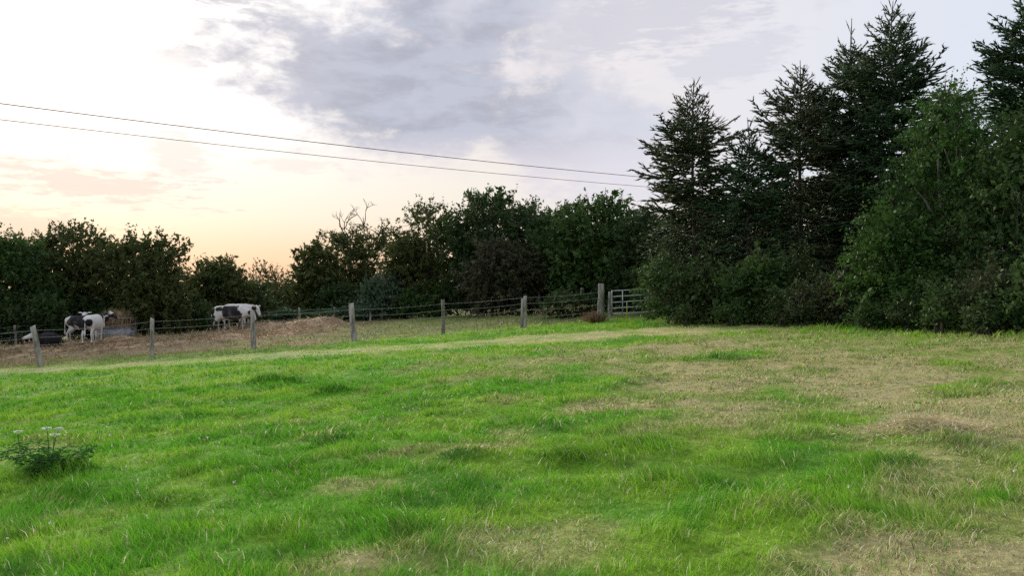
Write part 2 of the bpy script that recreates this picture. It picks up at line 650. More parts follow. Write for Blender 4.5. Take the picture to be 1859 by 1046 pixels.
def mat_plain(name, col, rough=0.8, spec=0.2, var=0.3, scale=20.0):
    m, nt, g = mat_new(name)
    n = g.noise(obj_coord(nt), scale, 4, 0.6)
    c = g.mix(1.0, (*col, 1.0), g.ss(n, 0.2, 0.8, 1 - var, 1 + var), 'MULTIPLY')
    finish(nt, principled(nt, g, c, rough, spec))
    return m


M = {}
M['ground'] = mat_ground()
M['grass'] = mat_grass()
M['leaf_dark'] = mat_leaf('leaf_dark', (0.026, 0.052, 0.018), (0.075, 0.118, 0.030))
M['leaf_mid'] = mat_leaf('leaf_mid', (0.032, 0.068, 0.018), (0.085, 0.145, 0.032))
M['leaf_olive'] = mat_leaf('leaf_olive', (0.055, 0.075, 0.020), (0.105, 0.120, 0.030))
M['leaf_bright'] = mat_leaf('leaf_bright', (0.034, 0.084, 0.016), (0.070, 0.150, 0.024), 0.3)
M['leaf_russet'] = mat_leaf('leaf_russet', (0.052, 0.054, 0.028), (0.092, 0.084, 0.042))
M['leaf_pale'] = mat_leaf('leaf_pale', (0.085, 0.130, 0.075), (0.140, 0.190, 0.110))
M['leaf_gorse'] = mat_leaf('leaf_gorse', (0.045, 0.065, 0.025), (0.100, 0.115, 0.045))
M['leaf_fern'] = mat_leaf('leaf_fern', (0.055, 0.120, 0.045), (0.100, 0.180, 0.070))
M['needle'] = mat_leaf('needle', (0.030, 0.064, 0.026), (0.062, 0.108, 0.040), 0.15, bark=(0.060, 0.045, 0.035))
M['needle_warm'] = mat_leaf('needle_warm', (0.038, 0.060, 0.026), (0.080, 0.095, 0.040), 0.15, bark=(0.070, 0.048, 0.036))
M['bark'] = mat_bark('bark', (0.035, 0.028, 0.022), (0.095, 0.080, 0.065))
M['bark_dead'] = mat_bark('bark_dead', (0.020, 0.016, 0.013), (0.05, 0.042, 0.035))
M['bark_pale'] = mat_bark('bark_pale', (0.12, 0.105, 0.09), (0.34, 0.31, 0.28))
M['post'] = mat_bark('weathered_post', (0.14, 0.125, 0.11), (0.42, 0.39, 0.36), 10.0, 0.2)
M['post_dark'] = mat_bark('dark_post', (0.09, 0.075, 0.065), (0.26, 0.23, 0.21), 10.0, 0.2)
M['wire'] = mat_metal('fence_wire', (0.30, 0.30, 0.30), (0.48, 0.48, 0.48), 0.55, 0.3)
M['cable'] = mat_plain('cable', (0.03, 0.03, 0.032), 0.6)
M['gate'] = mat_metal('galvanised', (0.28, 0.31, 0.33), (0.46, 0.50, 0.52), 0.5, 0.35)
M['rust'] = mat_metal('rusty_steel', (0.20, 0.16, 0.13), (0.34, 0.32, 0.30), 0.7, 0.2)
M['sheet'] = mat_metal('galvanised_sheet', (0.20, 0.22, 0.25), (0.33, 0.35, 0.38), 0.5, 0.3)
M['hay'] = mat_leaf('hay', (0.22, 0.155, 0.085), (0.42, 0.31, 0.18), 0.2)
M['coat'] = mat_coat('coat')
M['eye'] = mat_plain('eye', (0.01, 0.008, 0.007), 0.2, 0.5)
M['flower'] = mat_plain('white_petal', (0.75, 0.74, 0.68), 0.7, 0.2, 0.1)
M['stem'] = mat_plain('weed_stem', (0.05, 0.12, 0.035), 0.7, 0.2)
M['yellow'] = mat_plain('yellow_paint', (0.42, 0.44, 0.05), 0.6, 0.3, 0.2)
M['deadgrass'] = mat_leaf('dead_grass', (0.16, 0.10, 0.06), (0.30, 0.20, 0.12), 0.2)
M['dryheap'] = mat_leaf('dry_heap', (0.46, 0.37, 0.21), (0.72, 0.62, 0.40), 0.25)
M['ceramic'] = mat_plain('insulator', (0.20, 0.10, 0.06), 0.2, 0.5)


# ------------------------------------------------------------------ ground
def build_ground():
    yn = [-400, -200, -100, -50, -25, -12, -6]
    v = -3.0
    while v < 60:
        yn.append(v)
        v += 0.13 if v < 12 else (0.26 if v < 45 else 0.8)
    while v < 3000:
        yn.append(v)
        v *= 1.25
    xs = [0.0]
    s = 0.13
    while xs[-1] < 60:
        if xs[-1] > 7:
            s = 0.28
        if xs[-1] > 26:
            s = 1.0
        xs.append(xs[-1] + s)
    while xs[-1] < 3000:
        xs.append(xs[-1] * 1.3)
    xs = np.array(xs)
    xs = np.concatenate((-xs[:0:-1], xs))
    ys = np.array(yn)
    X, Y = np.meshgrid(xs, ys)
    Z = height(X.ravel(), Y.ravel())
    V = np.stack((X.ravel(), Y.ravel(), Z), 1)
    nx, ny = len(xs), len(ys)
    i = np.arange((ny - 1) * (nx - 1))
    r, c = i // (nx - 1), i % (nx - 1)
    a = r * nx + c
    L = np.stack((a, a + 1, a + nx + 1, a + nx), 1).ravel()
    c3 = field_colour(X.ravel(), Y.ravel())
    c3 = lerp(c3, c3 * 0.55 + SOIL_AND_SHADE * 0.3, np.full(len(c3), 0.7) * (1 - .5 * f_mown(X.ravel(), Y.ravel())) * (1 - f_straw(X.ravel(), Y.ravel())))
    heap_shadow = spot(X.ravel(), Y.ravel(), (MOLE[0] + .16, MOLE[1] - .30), .20, .06)  # small shadow beside the dry grass heap, painted into the ground colour
    c3 = lerp(c3, SOIL_AND_SHADE, np.clip(heap_shadow * 1.3, 0, 1))
    me = mesh_np('field', V, L, np.full(len(a), 4), {'col': c3}, True)
    o = link('ground', me, M['ground'])
    tag(o, 'grassy field sloping gently upward with mown and trampled bands', kind='structure')
    return o


build_ground()


def build_blades(n, y0, y1, seed, wid, tall=1.0):
    r = np.random.default_rng(seed)
    # even over the widening strip of field that can be seen
    m = int(n * 1.0)
    yy = np.sqrt(r.random(m) * (y1 ** 2 - y0 ** 2) + y0 ** 2)
    hw = 0.74 * yy + 1.6
    xx = (r.random(m) * 2 - 1) * hw
    dry = f_dry(xx, yy)
    mown = f_mown(xx, yy)
    tuft = f_tuft(xx, yy)
    straw = f_straw(xx, yy)
    pen = f_pen(xx, yy)
    clump = fbm(xx, yy, 0.16, 2, 71)
    patch = fbm(xx, yy, 0.42, 3, 73)
    keep = r.random(m) < np.clip(0.35 + 1.3 * (clump - 0.3) + tuft * 0.6, 0.15, 1) * (1 - 0.75 * straw)
    sl = (xx > 4.5) & (yy > 24.5)
    keep &= ~sl
    idx = np.nonzero(keep)[0]
    xx, yy, dry, mown, tuft, straw, pen, clump, patch = (q[idx] for q in (xx, yy, dry, mown, tuft, straw, pen, clump, patch))
    m = len(xx)
    L = 0.022 + 0.025 * clump + 0.072 * sstep(patch, .3, .75)
    L *= 1 - 0.30 * sstep(dry, 0.2, 0.8)
    L *= (1 - 0.45 * mown)
    L *= 1 + 0.7 * np.clip(tuft, 0, 1)
    L = np.where(pen > 0.5, L * 1.1, L)
    L = L * (1 - 0.3 * straw)
    L *= 1 + 0.10 * sstep(yy, 8.5, 5.5)
    ex = np.interp(yy, [14, 15.2, 20.8, 25, 26], [9.8, 9.7, 8.1, 4.6, 4.0])
    L *= 1 + 1.3 * np.exp(-((xx - ex + .5) / .55) ** 2) * (yy < 26) * fbm(xx, yy, .6, 2, 91) * 1.6
    L *= (0.6 + 0.7 * r.random(m)) * tall
    w = wid * (0.6 + 0.7 * r.random(m)) * (1 + 0.3 * tuft)
    # common lean plus scatter
    lean_a = 2 * pi * fbm(xx, yy, 1.3, 2, 81) * 1.6 + (r.random(m) - 0.5) * 4.4
    flat = np.clip(0.50 + 0.25 * sstep(dry, .2, .7) + 0.5 * mown + 0.9 * straw + 0.35 * (r.random(m) - 0.5), 0.05, 1.5)
    lx, ly = np.cos(lean_a), np.sin(lean_a)
    face = r.random(m) * 2 * pi
    sx, sy = np.cos(face) * w / 2, np.sin(face) * w / 2
    z0 = height(xx, yy) - 0.008
    up = np.cos(np.clip(flat, 0, 1.45))
    out = np.sin(np.clip(flat, 0, 1.45))
    p0 = np.stack((xx, yy, z0), 1)
    k1 = 0.55
    p1 = p0 + np.stack((lx * out * L * k1 * .7, ly * out * L * k1 * .7, L * k1 * (0.35 + .65 * up)), 1)
    p2 = p1 + np.stack((lx * L * .45 * (out + .35), ly * L * .45 * (out + .35), L * .45 * (up * 1.0 - .35 * out)), 1)
    S = np.stack((sx, sy, sx * 0), 1)
    V = np.stack((p0 - S, p0 + S, p1 + S * .8, p1 - S * .8, p2), 1).reshape(-1, 3)
    b = np.arange(m) * 5
    Lp = np.stack((b, b + 1, b + 2, b + 3, b + 3, b + 2, b + 4), 1).ravel()
    T = np.tile([4, 3], m)
    c = field_colour(xx, yy)
    # individual blades: some dry straws among the green, some cooler
    q = r.random(m)
    c = np.where((q < 0.03 + 0.10 * dry)[:, None], TAN * 0.9, c)
    c = np.where(((q > 0.60) & (q < .60 + .25 * sstep(dry, .25, .6)))[:, None], LUSH_A * .9, c)
    dk = (q > .5) & (q < .5 + .10 * sstep(dry, .3, .7))
    c = np.where(dk[:, None], np.array([.16, .12, .06]), c)
    c = np.where(((q > 0.85) & (straw < .3) & (mown < .4))[:, None], lerp(c, COOL, np.full(m, .5)), c)
    c = c * (0.7 + 0.55 * r.random(m))[:, None]
    pale = (r.random(m) < (.02 + .10 * sstep(dry, .15, .6)) * sstep(yy, 13, 7)) & (pen < .5)
    c = np.where(pale[:, None], np.array([.74, .70, .48]), c)
    col = np.repeat(c, 5, 0)
    return V, Lp, T, col


def build_grass():
    Vs, Ls, Ts, Cs, n = [], [], [], [], 0
    for args in ((250000, 2.9, 8.5, 101, 0.0060), (200000, 8.5, 15.0, 102, 0.012), (130000, 15.0, 26.0, 103, 0.022), (70000, 26.0, 50.0, 104, 0.045)):
        V, L, T, c = build_blades(*args)
        Vs.append(V)
        Ls.append(L + n)
        Ts.append(T)
        Cs.append(c)
        n += len(V)
    me = mesh_np('grass', np.concatenate(Vs), np.concatenate(Ls), np.concatenate(Ts), {'col': np.concatenate(Cs)})
    o = link('grass', me, M['grass'])
    tag(o, 'tufted meadow grass, lush green fading to dry straw colour', 'grass', kind='stuff')


build_grass()


# ------------------------------------------------------------------ foliage
def leaf_cards(mb, pos, dirs, L, W, r, tint, tri=False):
    """Folded rhombic leaves, one quad each."""
    n = len(pos)
    d = dirs / (np.linalg.norm(dirs, axis=1)[:, None] + 1e-9)
    q = r.normal(size=(n, 3))
    s = np.cross(d, q)
    s /= np.linalg.norm(s, axis=1)[:, None] + 1e-9
    nn = np.cross(s, d)
    L = np.broadcast_to(L, (n,))[:, None]
    W = np.broadcast_to(W, (n,))[:, None]
    if tri:
        V = np.stack((pos - s * W * .5, pos + s * W * .5, pos + d * L * 1.15 - nn * L * .1), 1).reshape(-1, 3)
        b = np.arange(n) * 3
        mb.add(V, np.stack((b, b + 1, b + 2), 1).ravel(), np.full(n, 3), np.repeat(tint, 3))
        return
    mid = pos + d * L * .45 - nn * W * .18
    V = np.stack((pos, mid + s * W / 2, pos + d * L - nn * L * .08, mid - s * W / 2), 1).reshape(-1, 3)
    b = np.arange(n) * 4
    mb.add(V, np.stack((b, b + 1, b + 2, b + 3), 1).ravel(), np.full(n, 4), np.repeat(tint, 4))


def twig_strips(mb, a, b, w, r):
    n = len(a)
    d = b - a
    s = np.cross(d, r.normal(size=(n, 3)))
    s /= np.linalg.norm(s, axis=1)[:, None] + 1e-9
    V = np.stack((a - s * w, a + s * w, b), 1).reshape(-1, 3)
    i = np.arange(n) * 3
    mb.add(V, np.stack((i, i + 1, i + 2), 1).ravel(), np.full(n, 3), np.full(n * 3, -1.0))


def bent(a, b, r, k=0.12, n=5):
    a, b = np.asarray(a, float), np.asarray(b, float)
    L = np.linalg.norm(b - a)
    o = r.normal(size=3) * L * k
    t = np.linspace(0, 1, n)[:, None]
    return a + (b - a) * t + o * (4 * t * (1 - t)) * 0.6


def broadleaf(name, label, cat, px, dist, top, hw, mat, low=0.12, twigs=700, leaf=0.13, nper=14, seed=0, trunk_r=None, open_=0.0,
              droop=0.0, group=None, shoots=0, stems=1, bark='bark', lumps=16, depth=None, twl=(0.45, 0.95), extra=None, lead=0.5, prof=None):
    r = np.random.default_rng(1000 + seed)
    x, y = px_at(px, dist), dist
    z0 = hz(x, y) - 0.03
    H = z_at(top, dist) - z0
    R = hw / FOC * dist
    D = depth or R * 0.85
    root = thing(name, label, cat, (x, y, z0), 0, group)
    zc = H * (low + (1 - low) * lead)
    rz = H * (1 - low) * 0.5
    # clump centres over the main ellipsoid
    C, RR = [], []
    if dist > 26:
        twigs, lumps = int(twigs * 1.55), int(lumps * 1.5)
    pr = ([0, .12, .45, .75, .92, 1], [.80, .95, 1, .95, .82, .6]) if low < .1 else ([0, .2, .5, .75, .92, 1], [.35, .8, 1, .95, .8, .55])
    pr = prof or pr
    for i in range(lumps):
        u = (i + r.random()) / lumps
        a = i * 2.4 + r.normal() * .5
        k = r.uniform(0.26, 0.44)
        f = np.interp(u, *pr) * (1 - k) * r.uniform(.45, 1.05) ** .6
        kz = min(H * (1 - low) * .5, R * 1.1) * k
        zz = H * low + u * (H * (1 - low) - kz)
        C.append(np.array([cos(a) * R * f, sin(a) * D * f, zz]))
        RR.append(np.array([R * k * 1.2, D * k * 1.2, kz * 1.1]))
    # reach the measured height and width
    k = .16 if prof else .42
    C.append(np.array([r.normal() * R * .2, 0, H - rz * .22]))
    RR.append(np.array([R * k, D * k, rz * .22]))
    for s in (() if prof else (-1, 1)):
        C.append(np.array([s * R * .68, r.normal() * D * .2, zc + r.normal() * rz * .25]))
        RR.append(np.array([R * .32, D * .34, rz * .33]))
    for e in extra or []:
        C.append(np.array(e[:3], float))
        RR.append(np.array(e[3:6], float))
    C, RR = np.array(C), np.array(RR)
    wt = (RR[:, 0] * RR[:, 2])
    wt /= wt.sum()
    b = r.choice(len(C), twigs, p=wt)
    v = r.normal(size=(twigs, 3))
    v /= np.linalg.norm(v, axis=1)[:, None]
    v[:, 2] = np.where(v[:, 2] < -0.5, -v[:, 2] * .6, v[:, 2])
    rad = 1 - np.abs(r.normal(size=twigs)) * 0.28
    P = C[b] + v * RR[b] * np.clip(rad, 0.1, 1)[:, None]
    P[:, 2] = np.maximum(P[:, 2], 0.12 + 0.25 * r.random(twigs))
    out = v * 0.8 + np.array([0, 0, 0.45 - droop]) + r.normal(size=(twigs, 3)) * 0.45
    out /= np.linalg.norm(out, axis=1)[:, None]
    TL = r.uniform(*twl, twigs)
    if shoots:
        top_i = np.argsort(-P[:, 2])[:max(shoots * 3, 10)]
        pick = r.choice(top_i, shoots)
        P = np.concatenate((P, P[pick]))
        o2 = np.stack((r.normal(size=shoots) * .35, r.normal(size=shoots) * .35, np.ones(shoots)), 1)
        out = np.concatenate((out, o2 / np.linalg.norm(o2, axis=1)[:, None]))
        TL = np.concatenate((TL, r.uniform(0.6, 1.15, shoots)))
    n = len(P)
    mb = MB()
    E = P + out * TL[:, None]
    E[:, 2] -= droop * TL * .5
    E[:, 2] = np.maximum(E[:, 2], 0.05)
    twig_strips(mb, P, E, np.where(np.arange(n) < twigs, 0.012, 0.022)[:, None] * dist / 40, r)
    tsel = np.repeat(np.arange(n), nper)
    t = r.random(n * nper) ** 0.8
    lp = P[tsel] + (E - P)[tsel] * t[:, None] + r.normal(size=(n * nper, 3)) * 0.035
    ld = out[tsel] * 0.55 + r.normal(size=(n * nper, 3)) * 0.75
    ld[:, 2] -= 0.25 + droop * .6
    clump_t = np.repeat(r.random(n), nper)
    bt_ = r.random(len(C))
    bsel = np.concatenate((b, r.integers(0, len(C), n - twigs)))
    tint = np.clip(0.45 * bt_[bsel][tsel] + 0.25 * clump_t + 0.30 * r.random(n * nper), 0, 1)
    inner = np.concatenate((rad < .72, np.zeros(n - twigs, bool)))
    ll = leaf * (0.8 + .4 * bt_[bsel][tsel]) * r.uniform(0.5, 1.3, n * nper) * np.where(inner[tsel], 1.75, 1.0)
    if dist > 26:
        ll = ll * .9
    if open_:
        k = r.random(n * nper) > open_
        lp, ld, tint, ll = lp[k], ld[k], tint[k], ll[k]
    lp[:, 2] = np.maximum(lp[:, 2], 0.04)
    leaf_cards(mb, lp, ld, ll, ll * (0.80 if dist > 26 else .62), r, tint, dist > 26)
    mb.build('crown', M[mat], root)
    tb = MB()
    tr = trunk_r or max(0.05, H * 0.022)
    for s in range(stems):
        ox, oy = ((r.random(2) - .5) * (0.8 if stems > 1 else 0.0)) * min(R, 1.5)
        base = np.array([ox, oy, -0.1])
        fork = np.array([ox + r.normal() * R * .1, oy + r.normal() * R * .1, max(H * low * 1.3, H * .28)])
        tb.tube(bent(base, fork, r, 0.06, 5), np.linspace(tr * 1.15, tr * .75, 5) / (1 if stems == 1 else 1.5), 8, wob=.12, seed=seed)
        sel = range(s, len(C), stems)
        for i in sel:
            q = bent(fork, C[i], r, 0.14, 5)
            tb.tube(q, np.linspace(tr * .5, tr * .12, 5) / (1 if stems == 1 else 1.4), 5)
    tb.build('trunk', M[bark], root, True)
    return root


def rods(mb, a, b, w, r, nn=7, needle=0.05):
    """Needle-clad shoots: a tapered three-sided core with needles standing off it."""
    n = len(a)
    d = b - a
    L = np.linalg.norm(d, axis=1)[:, None] + 1e-9
    d = d / L
    s = np.cross(d, r.normal(size=(n, 3)))
    s /= np.linalg.norm(s, axis=1)[:, None] + 1e-9
    u = np.cross(d, s)
    w = np.broadcast_to(w, (n,))[:, None]
    rings = [a]
    for j in range(3):
        an = j * 2 * pi / 3
        rings.append(a + d * L * .55 + (s * cos(an) + u * sin(an)) * w)
    rings.append(b)
    V = np.stack(rings, 1).reshape(-1, 3)
    i = np.arange(n) * 5
    F = [i, i + 2, i + 1, i, i + 3, i + 2, i, i + 1, i + 3, i + 1, i + 2, i + 4, i + 2, i + 3, i + 4, i + 3, i + 1, i + 4]
    tn = r.random(n)
    mb.add(V, np.stack(F, 1).ravel(), np.tile([3] * 6, n), np.repeat(tn * .8, 5))
    if nn:
        k = np.repeat(np.arange(n), nn)
        m = len(k)
        t = r.random(m)[:, None]
        an = r.random(m) * 2 * pi
        rad = s[k] * np.cos(an)[:, None] + u[k] * np.sin(an)[:, None]
        p = a[k] + d[k] * L[k] * t
        tip = p + (rad * .8 + d[k] * .75) * needle * r.uniform(.7, 1.3, m)[:, None]
        side = np.cross(rad, d[k]) * 0.014
        V = np.stack((p - side, p + side, tip), 1).reshape(-1, 3)
        i = np.arange(m) * 3
        mb.add(V, np.stack((i, i + 1, i + 2), 1).ravel(), np.full(m, 3), np.repeat(np.clip(tn[k] * .6 + .4 * r.random(m), 0, 1), 3))


def conifer(label, px, dist, top, hw, seed, mat='needle', group='conifers along the field edge', low=0.06, top_bare=0.10, lean=0.0, dens=1.0, twist=1.0, nn=4, lead=0.5):
    r = np.random.default_rng(3000 + seed)
    x, y = px_at(px, dist), dist
    z0 = hz(x, y) - 0.03
    H = z_at(top, dist) - z0
    R = hw / FOC * dist
    root = thing('conifer_tree', label, 'conifer tree', (x, y, z0), 0, group)
    tb = MB()
    zz = np.linspace(-0.1, H, 14)
    sway = np.cumsum(r.normal(size=(14, 2)) * 0.02, 0)
    sway -= sway[-1] * (zz / H)[:, None] * 0.3
    axis = np.stack((sway[:, 0] + lean * (zz / H) ** 2, sway[:, 1], zz), 1)
    tr = np.interp(zz / H, [0, 1], [H * 0.0125, 0.010])
    tb.tube(axis, tr, 8, wob=.1, seed=seed)

    def at(h):
        return np.array([np.interp(h, zz, axis[:, 0]), np.interp(h, zz, axis[:, 1]), h])

    A, B, Wd = [], [], []

    def thick(f):
        return float(np.interp(f, [0, .12, .3, .45], [.62, .78, 1.05, 1.25]))
    # leader and topmost shoots
    A.append(at(H - lead - .2))
    B.append(at(H) + np.array([0, 0, .05]))
    Wd.append(.015)
    h = H - lead
    for k in range(5):                               # long bare shoots beside the leader
        a_ = r.random() * 2 * pi
        b_ = at(H - lead * r.uniform(.35, 1.1))
        A.append(b_)
        B.append(b_ + np.array([cos(a_) * .22, sin(a_) * .22, .35]) * r.uniform(.6, 1.5))
        Wd.append(.012)
    step = 0.36
    side_sign = 0
    while h > H * low:
        f = (H - h) / H                              # 0 top .. 1 bottom
        prof = R * min(1.0, 0.05 + (f / 0.38) ** 1.0) * (1.0 if f < .75 else .85)
        nb = 4 if f < .10 else (7 if f < .5 else 6)
        a0 = r.random() * 2 * pi
        for k in range(nb):
            az = a0 + k * 2 * pi / nb + r.normal() * .25
            if f > .15 and r.random() < .05:
                continue
            Lb = max(0.16, prof * (r.uniform(0.5, 1.3) if f > .2 else r.uniform(.65, 1.15)))
            elev = np.interp(f, [0, .1, .3, .6, 1], [62, 46, 26, 8, -10]) + r.normal() * 9
            p = at(h + r.normal() * .10)
            m = max(3, int(Lb / .22))
            pts = [p]
            e = radians(elev)
            for i in range(m):
                tt = (i + 1) / m
                ee = e + radians(18 * twist) * (tt - .35) - radians(10) * (1 - tt) * min(f, .6)
                az += r.normal() * .05
                pts.append(pts[-1] + np.array([cos(az) * cos(ee), sin(az) * cos(ee), sin(ee)]) * (Lb / m))
            pts = np.array(pts)
            if Lb > .5:
                tb.tube(pts, np.linspace(max(.008, Lb * .011), .005, len(pts)), 4, cap=False)
            for i in range(len(pts) - 1):
                if (i + 1) / m > .18 or f < .2:
                    A.append(pts[i])
                    B.append(pts[i + 1] + (pts[i + 1] - pts[i]) * .15)
                    Wd.append((.020 if Lb > .4 else .017) * thick(f))
            # flat sprays of side shoots
            fw = np.array([cos(az), sin(az), 0])
            sd = np.array([-sin(az), cos(az), 0])
            q = 0.135 if f < .5 else .21
            ss = q
            while ss < Lb * dens:
                tt = ss / Lb
                i = min(m - 1, int(tt * m))
                fr = tt * m - i
                c = pts[i] * (1 - fr) + pts[min(i + 1, m)] * fr
                dr = pts[min(i + 1, m)] - pts[i]
                dr /= np.linalg.norm(dr) + 1e-9
                for sg in (-1, 1):
                    if r.random() < (.34 if f < .2 else .12):
                        continue
                    ln = min(.75, max(.16, (Lb - ss) * .6)) * r.uniform(.6, 1.25)
                    dd = dr * r.uniform(.55, .9) + sd * sg * r.uniform(.55, .9) + np.array([0, 0, r.normal() * .24 - (.30 * f)])
                    dd /= np.linalg.norm(dd)
                    e1 = c + dd * ln
                    A.append(c)
                    B.append(e1)
                    Wd.append(.017 * thick(f))
                    if ln > .34:
                        for u_ in np.arange(.3, .9, .28):
                            for s2 in (-1, 1):
                                if r.random() < .25:
                                    continue
                                d2 = dd * .8 + dr * .25 + np.cross(dd, [0, 0, 1]) * s2 * .6 + np.array([0, 0, r.normal() * .2])
                                d2 /= np.linalg.norm(d2)
                                c2 = c + dd * ln * u_
                                A.append(c2)
                                B.append(c2 + d2 * ln * r.uniform(.28, .5))
                                Wd.append(.015 * thick(f))
                ss += q * r.uniform(.8, 1.3)
        h -= step * r.uniform(.75, 1.2) * (0.8 if f < .2 else 1.0)
    mb = MB()
    A, B, Wd = np.array(A), np.array(B), np.array(Wd)
    B[:, 2] = np.maximum(B[:, 2], .05)
    A[:, 2] = np.maximum(A[:, 2], .05)
    rods(mb, A, B, Wd * 1.75, r, nn, 0.085)
    mb.build('crown', M[mat], root)
    tb.build('trunk', M['bark'], root, True)
    return len(A)


# --- conifers on the far edge of the field
nr = []
nr.append(conifer('slim dark spruce standing clear above the wire end with reddish brown top', 1262, 27.5, 145, 108, 1, 'needle_warm', lead=.55))
nr.append(conifer('shortest spruce of the row, tucked between two taller spruces', 1357, 26.0, 218, 82, 2, lead=.8))
nr.append(conifer('spruce with pale brownish forked leader and upturned tips, shorter than the twin spires', 1455, 26.5, 108, 118, 3, 'needle_warm', lead=.95))
nr.append(conifer('thin spire spruce with long bare curved leader beside the tallest spruce', 1547, 27.2, 32, 92, 4, lead=1.35))
nr.append(conifer('tallest broad dark spruce with dense branches rising behind the green birch', 1622, 25.0, 0, 132, 5, lead=.7))
nr.append(conifer('small spruce top peeping out just behind the birch crown', 1716, 26.5, 148, 80, 6, lead=.7))
nr.append(conifer('dark spruce at the end of the row beyond the birches', 1885, 22.5, -80, 118, 7))

# --- tall dark broadleaf fill behind the spruces
RG = 'leafy trees behind the spruces'
broadleaf('broadleaf_tree', 'dark leafy tree filling the gap behind the short spruce', 'tree', 1320, 33, 372, 130, 'leaf_dark', .05, 900, .14, 14, 11, group=RG)
broadleaf('broadleaf_tree', 'dark leafy tree behind the pair of spire spruces', 'tree', 1500, 32, 330, 135, 'leaf_dark', .05, 900, .14, 14, 12, group=RG)
broadleaf('broadleaf_tree', 'dark leafy tree in the shade behind the tallest spruce and birch', 'tree', 1690, 29, 300, 140, 'leaf_dark', .05, 900, .13, 14, 13, group=RG)
broadleaf('broadleaf_tree', 'dark leafy tree at the end of the row behind the birches', 'tree', 1900, 26, 260, 150, 'leaf_dark', .05, 900, .13, 14, 14, group=RG)

# --- birches
BG = 'drooping green birches in front of the spruces'
broadleaf('birch_tree', 'bright green drooping birch with pointed crown in front of the tallest spruce', 'birch tree', 1722, 20.0, 162, 118, 'leaf_bright', .10, 1350, .075, 22, 21, droop=.55, group=BG, bark='bark_pale', trunk_r=.09, shoots=26, lead=.46, twl=(.4, .95), lumps=30, prof=([0, .2, .45, .65, .85, 1], [.5, .95, 1, .86, .58, .2]))
broadleaf('birch_tree', 'low bright green birch leaning out over the gorse bushes', 'birch tree', 1622, 19.6, 385, 78, 'leaf_bright', .14, 620, .075, 20, 22, droop=.45, group=BG, bark='bark_pale', trunk_r=.06, twl=(.35, .7))
broadleaf('birch_tree', 'shaded dull green birch at the end of the row above brambles', 'birch tree', 1862, 18.2, 215, 130, 'leaf_mid', .12, 1350, .075, 20, 23, droop=.45, group=BG, bark='bark_pale', trunk_r=.09, shoots=16, twl=(.4, .9), lumps=28, prof=([0, .2, .45, .65, .85, 1], [.6, .95, 1, .8, .5, .2]))

# --- shrubs along the foot of the trees
SG = 'shrubs at the foot of the spruces'
SH = [
    (1212, 25.6, 470, 50, 'leaf_mid', 'upright green shrub hiding the free end of the metal gate'),
    (1285, 24.6, 492, 52, 'leaf_dark', 'rounded dark shrub below the slim spruce'),
    (1365, 23.6, 478, 56, 'leaf_mid', 'grey green leafy shrub below the shortest spruce'),
    (1440, 22.7, 470, 52, 'leaf_dark', 'dark shrub with loose top below the brownish spruce'),
    (1485, 21.2, 532, 50, 'leaf_gorse', 'scrubby olive gorse bush with spiky shoots by brown litter'),
    (1545, 20.6, 500, 50, 'leaf_gorse', 'gorse bush with a pale dead branch arching from its top'),
    (1612, 19.8, 535, 50, 'leaf_dark', 'low dark shrub under the leaning low birch'),
    (1672, 18.8, 512, 52, 'leaf_bright', 'fresh green low shrub at the foot of the pointed birch'),
    (1745, 17.6, 520, 58, 'leaf_dark', 'dark bramble mound between fresh green shrub and brambles'),
    (1815, 16.6, 512, 58, 'leaf_gorse', 'tangled bramble bush with yellowing leaves'),
    (1895, 15.6, 490, 70, 'leaf_mid', 'leafy bramble bush at the very end of the shrub row'),
]
for i, (px, d, top, hw, mt, lab) in enumerate(SH):
    o = broadleaf('shrub', lab, 'shrub', px, d, top, hw, mt, .0, 420 if mt != 'leaf_gorse' else 480, .085 if mt != 'leaf_gorse' else .06, 15, 40 + i, group=SG, stems=3, lumps=11, twl=(.25, .6), shoots=8)
    if 'dead branch' in lab:
        tb = MB()
        p = np.array([[-.25, -.25, 0.75], [-.28, -.40, 1.05], [-.36, -.5, 1.28], [-.52, -.55, 1.42]])
        tb.tube(p, [.022, .018, .014, .008], 6)
        tb.build('dead_branch', M['bark_pale'], o, True)['label'] = 'pale dead branch'

NG = 'nettle clumps along the shrub row'
for i, (px, d, lab) in enumerate([(1248, 24.0, 'low nettle clump between upright shrub and rounded dark shrub'), (1330, 23.0, 'low nettle clump at the foot of grey green shrub'),
                                  (1420, 21.6, 'low nettle clump before the dark loose topped shrub'), (1575, 19.0, 'low nettle clump between the gorse and low dark shrub'),
                                  (1640, 18.2, 'low nettle clump before the fresh green shrub'), (1712, 16.9, 'low nettle clump before the dark bramble mound'), (1786, 15.9, 'low nettle clump before the yellowing brambles')]):
    x = px_at(px, d)
    hh = hz(x, d) + .45 + .2 * (i % 3)
    broadleaf('nettle_clump', lab, 'nettles', px, d, SRC_H / 2 - (hh - EYE) / d * FOC, 22 + 5 * (i % 2), 'leaf_mid' if i % 2 else 'leaf_dark', .0, 110, .06, 11, 150 + i, group=NG, stems=4, lumps=7, twl=(.15, .4))

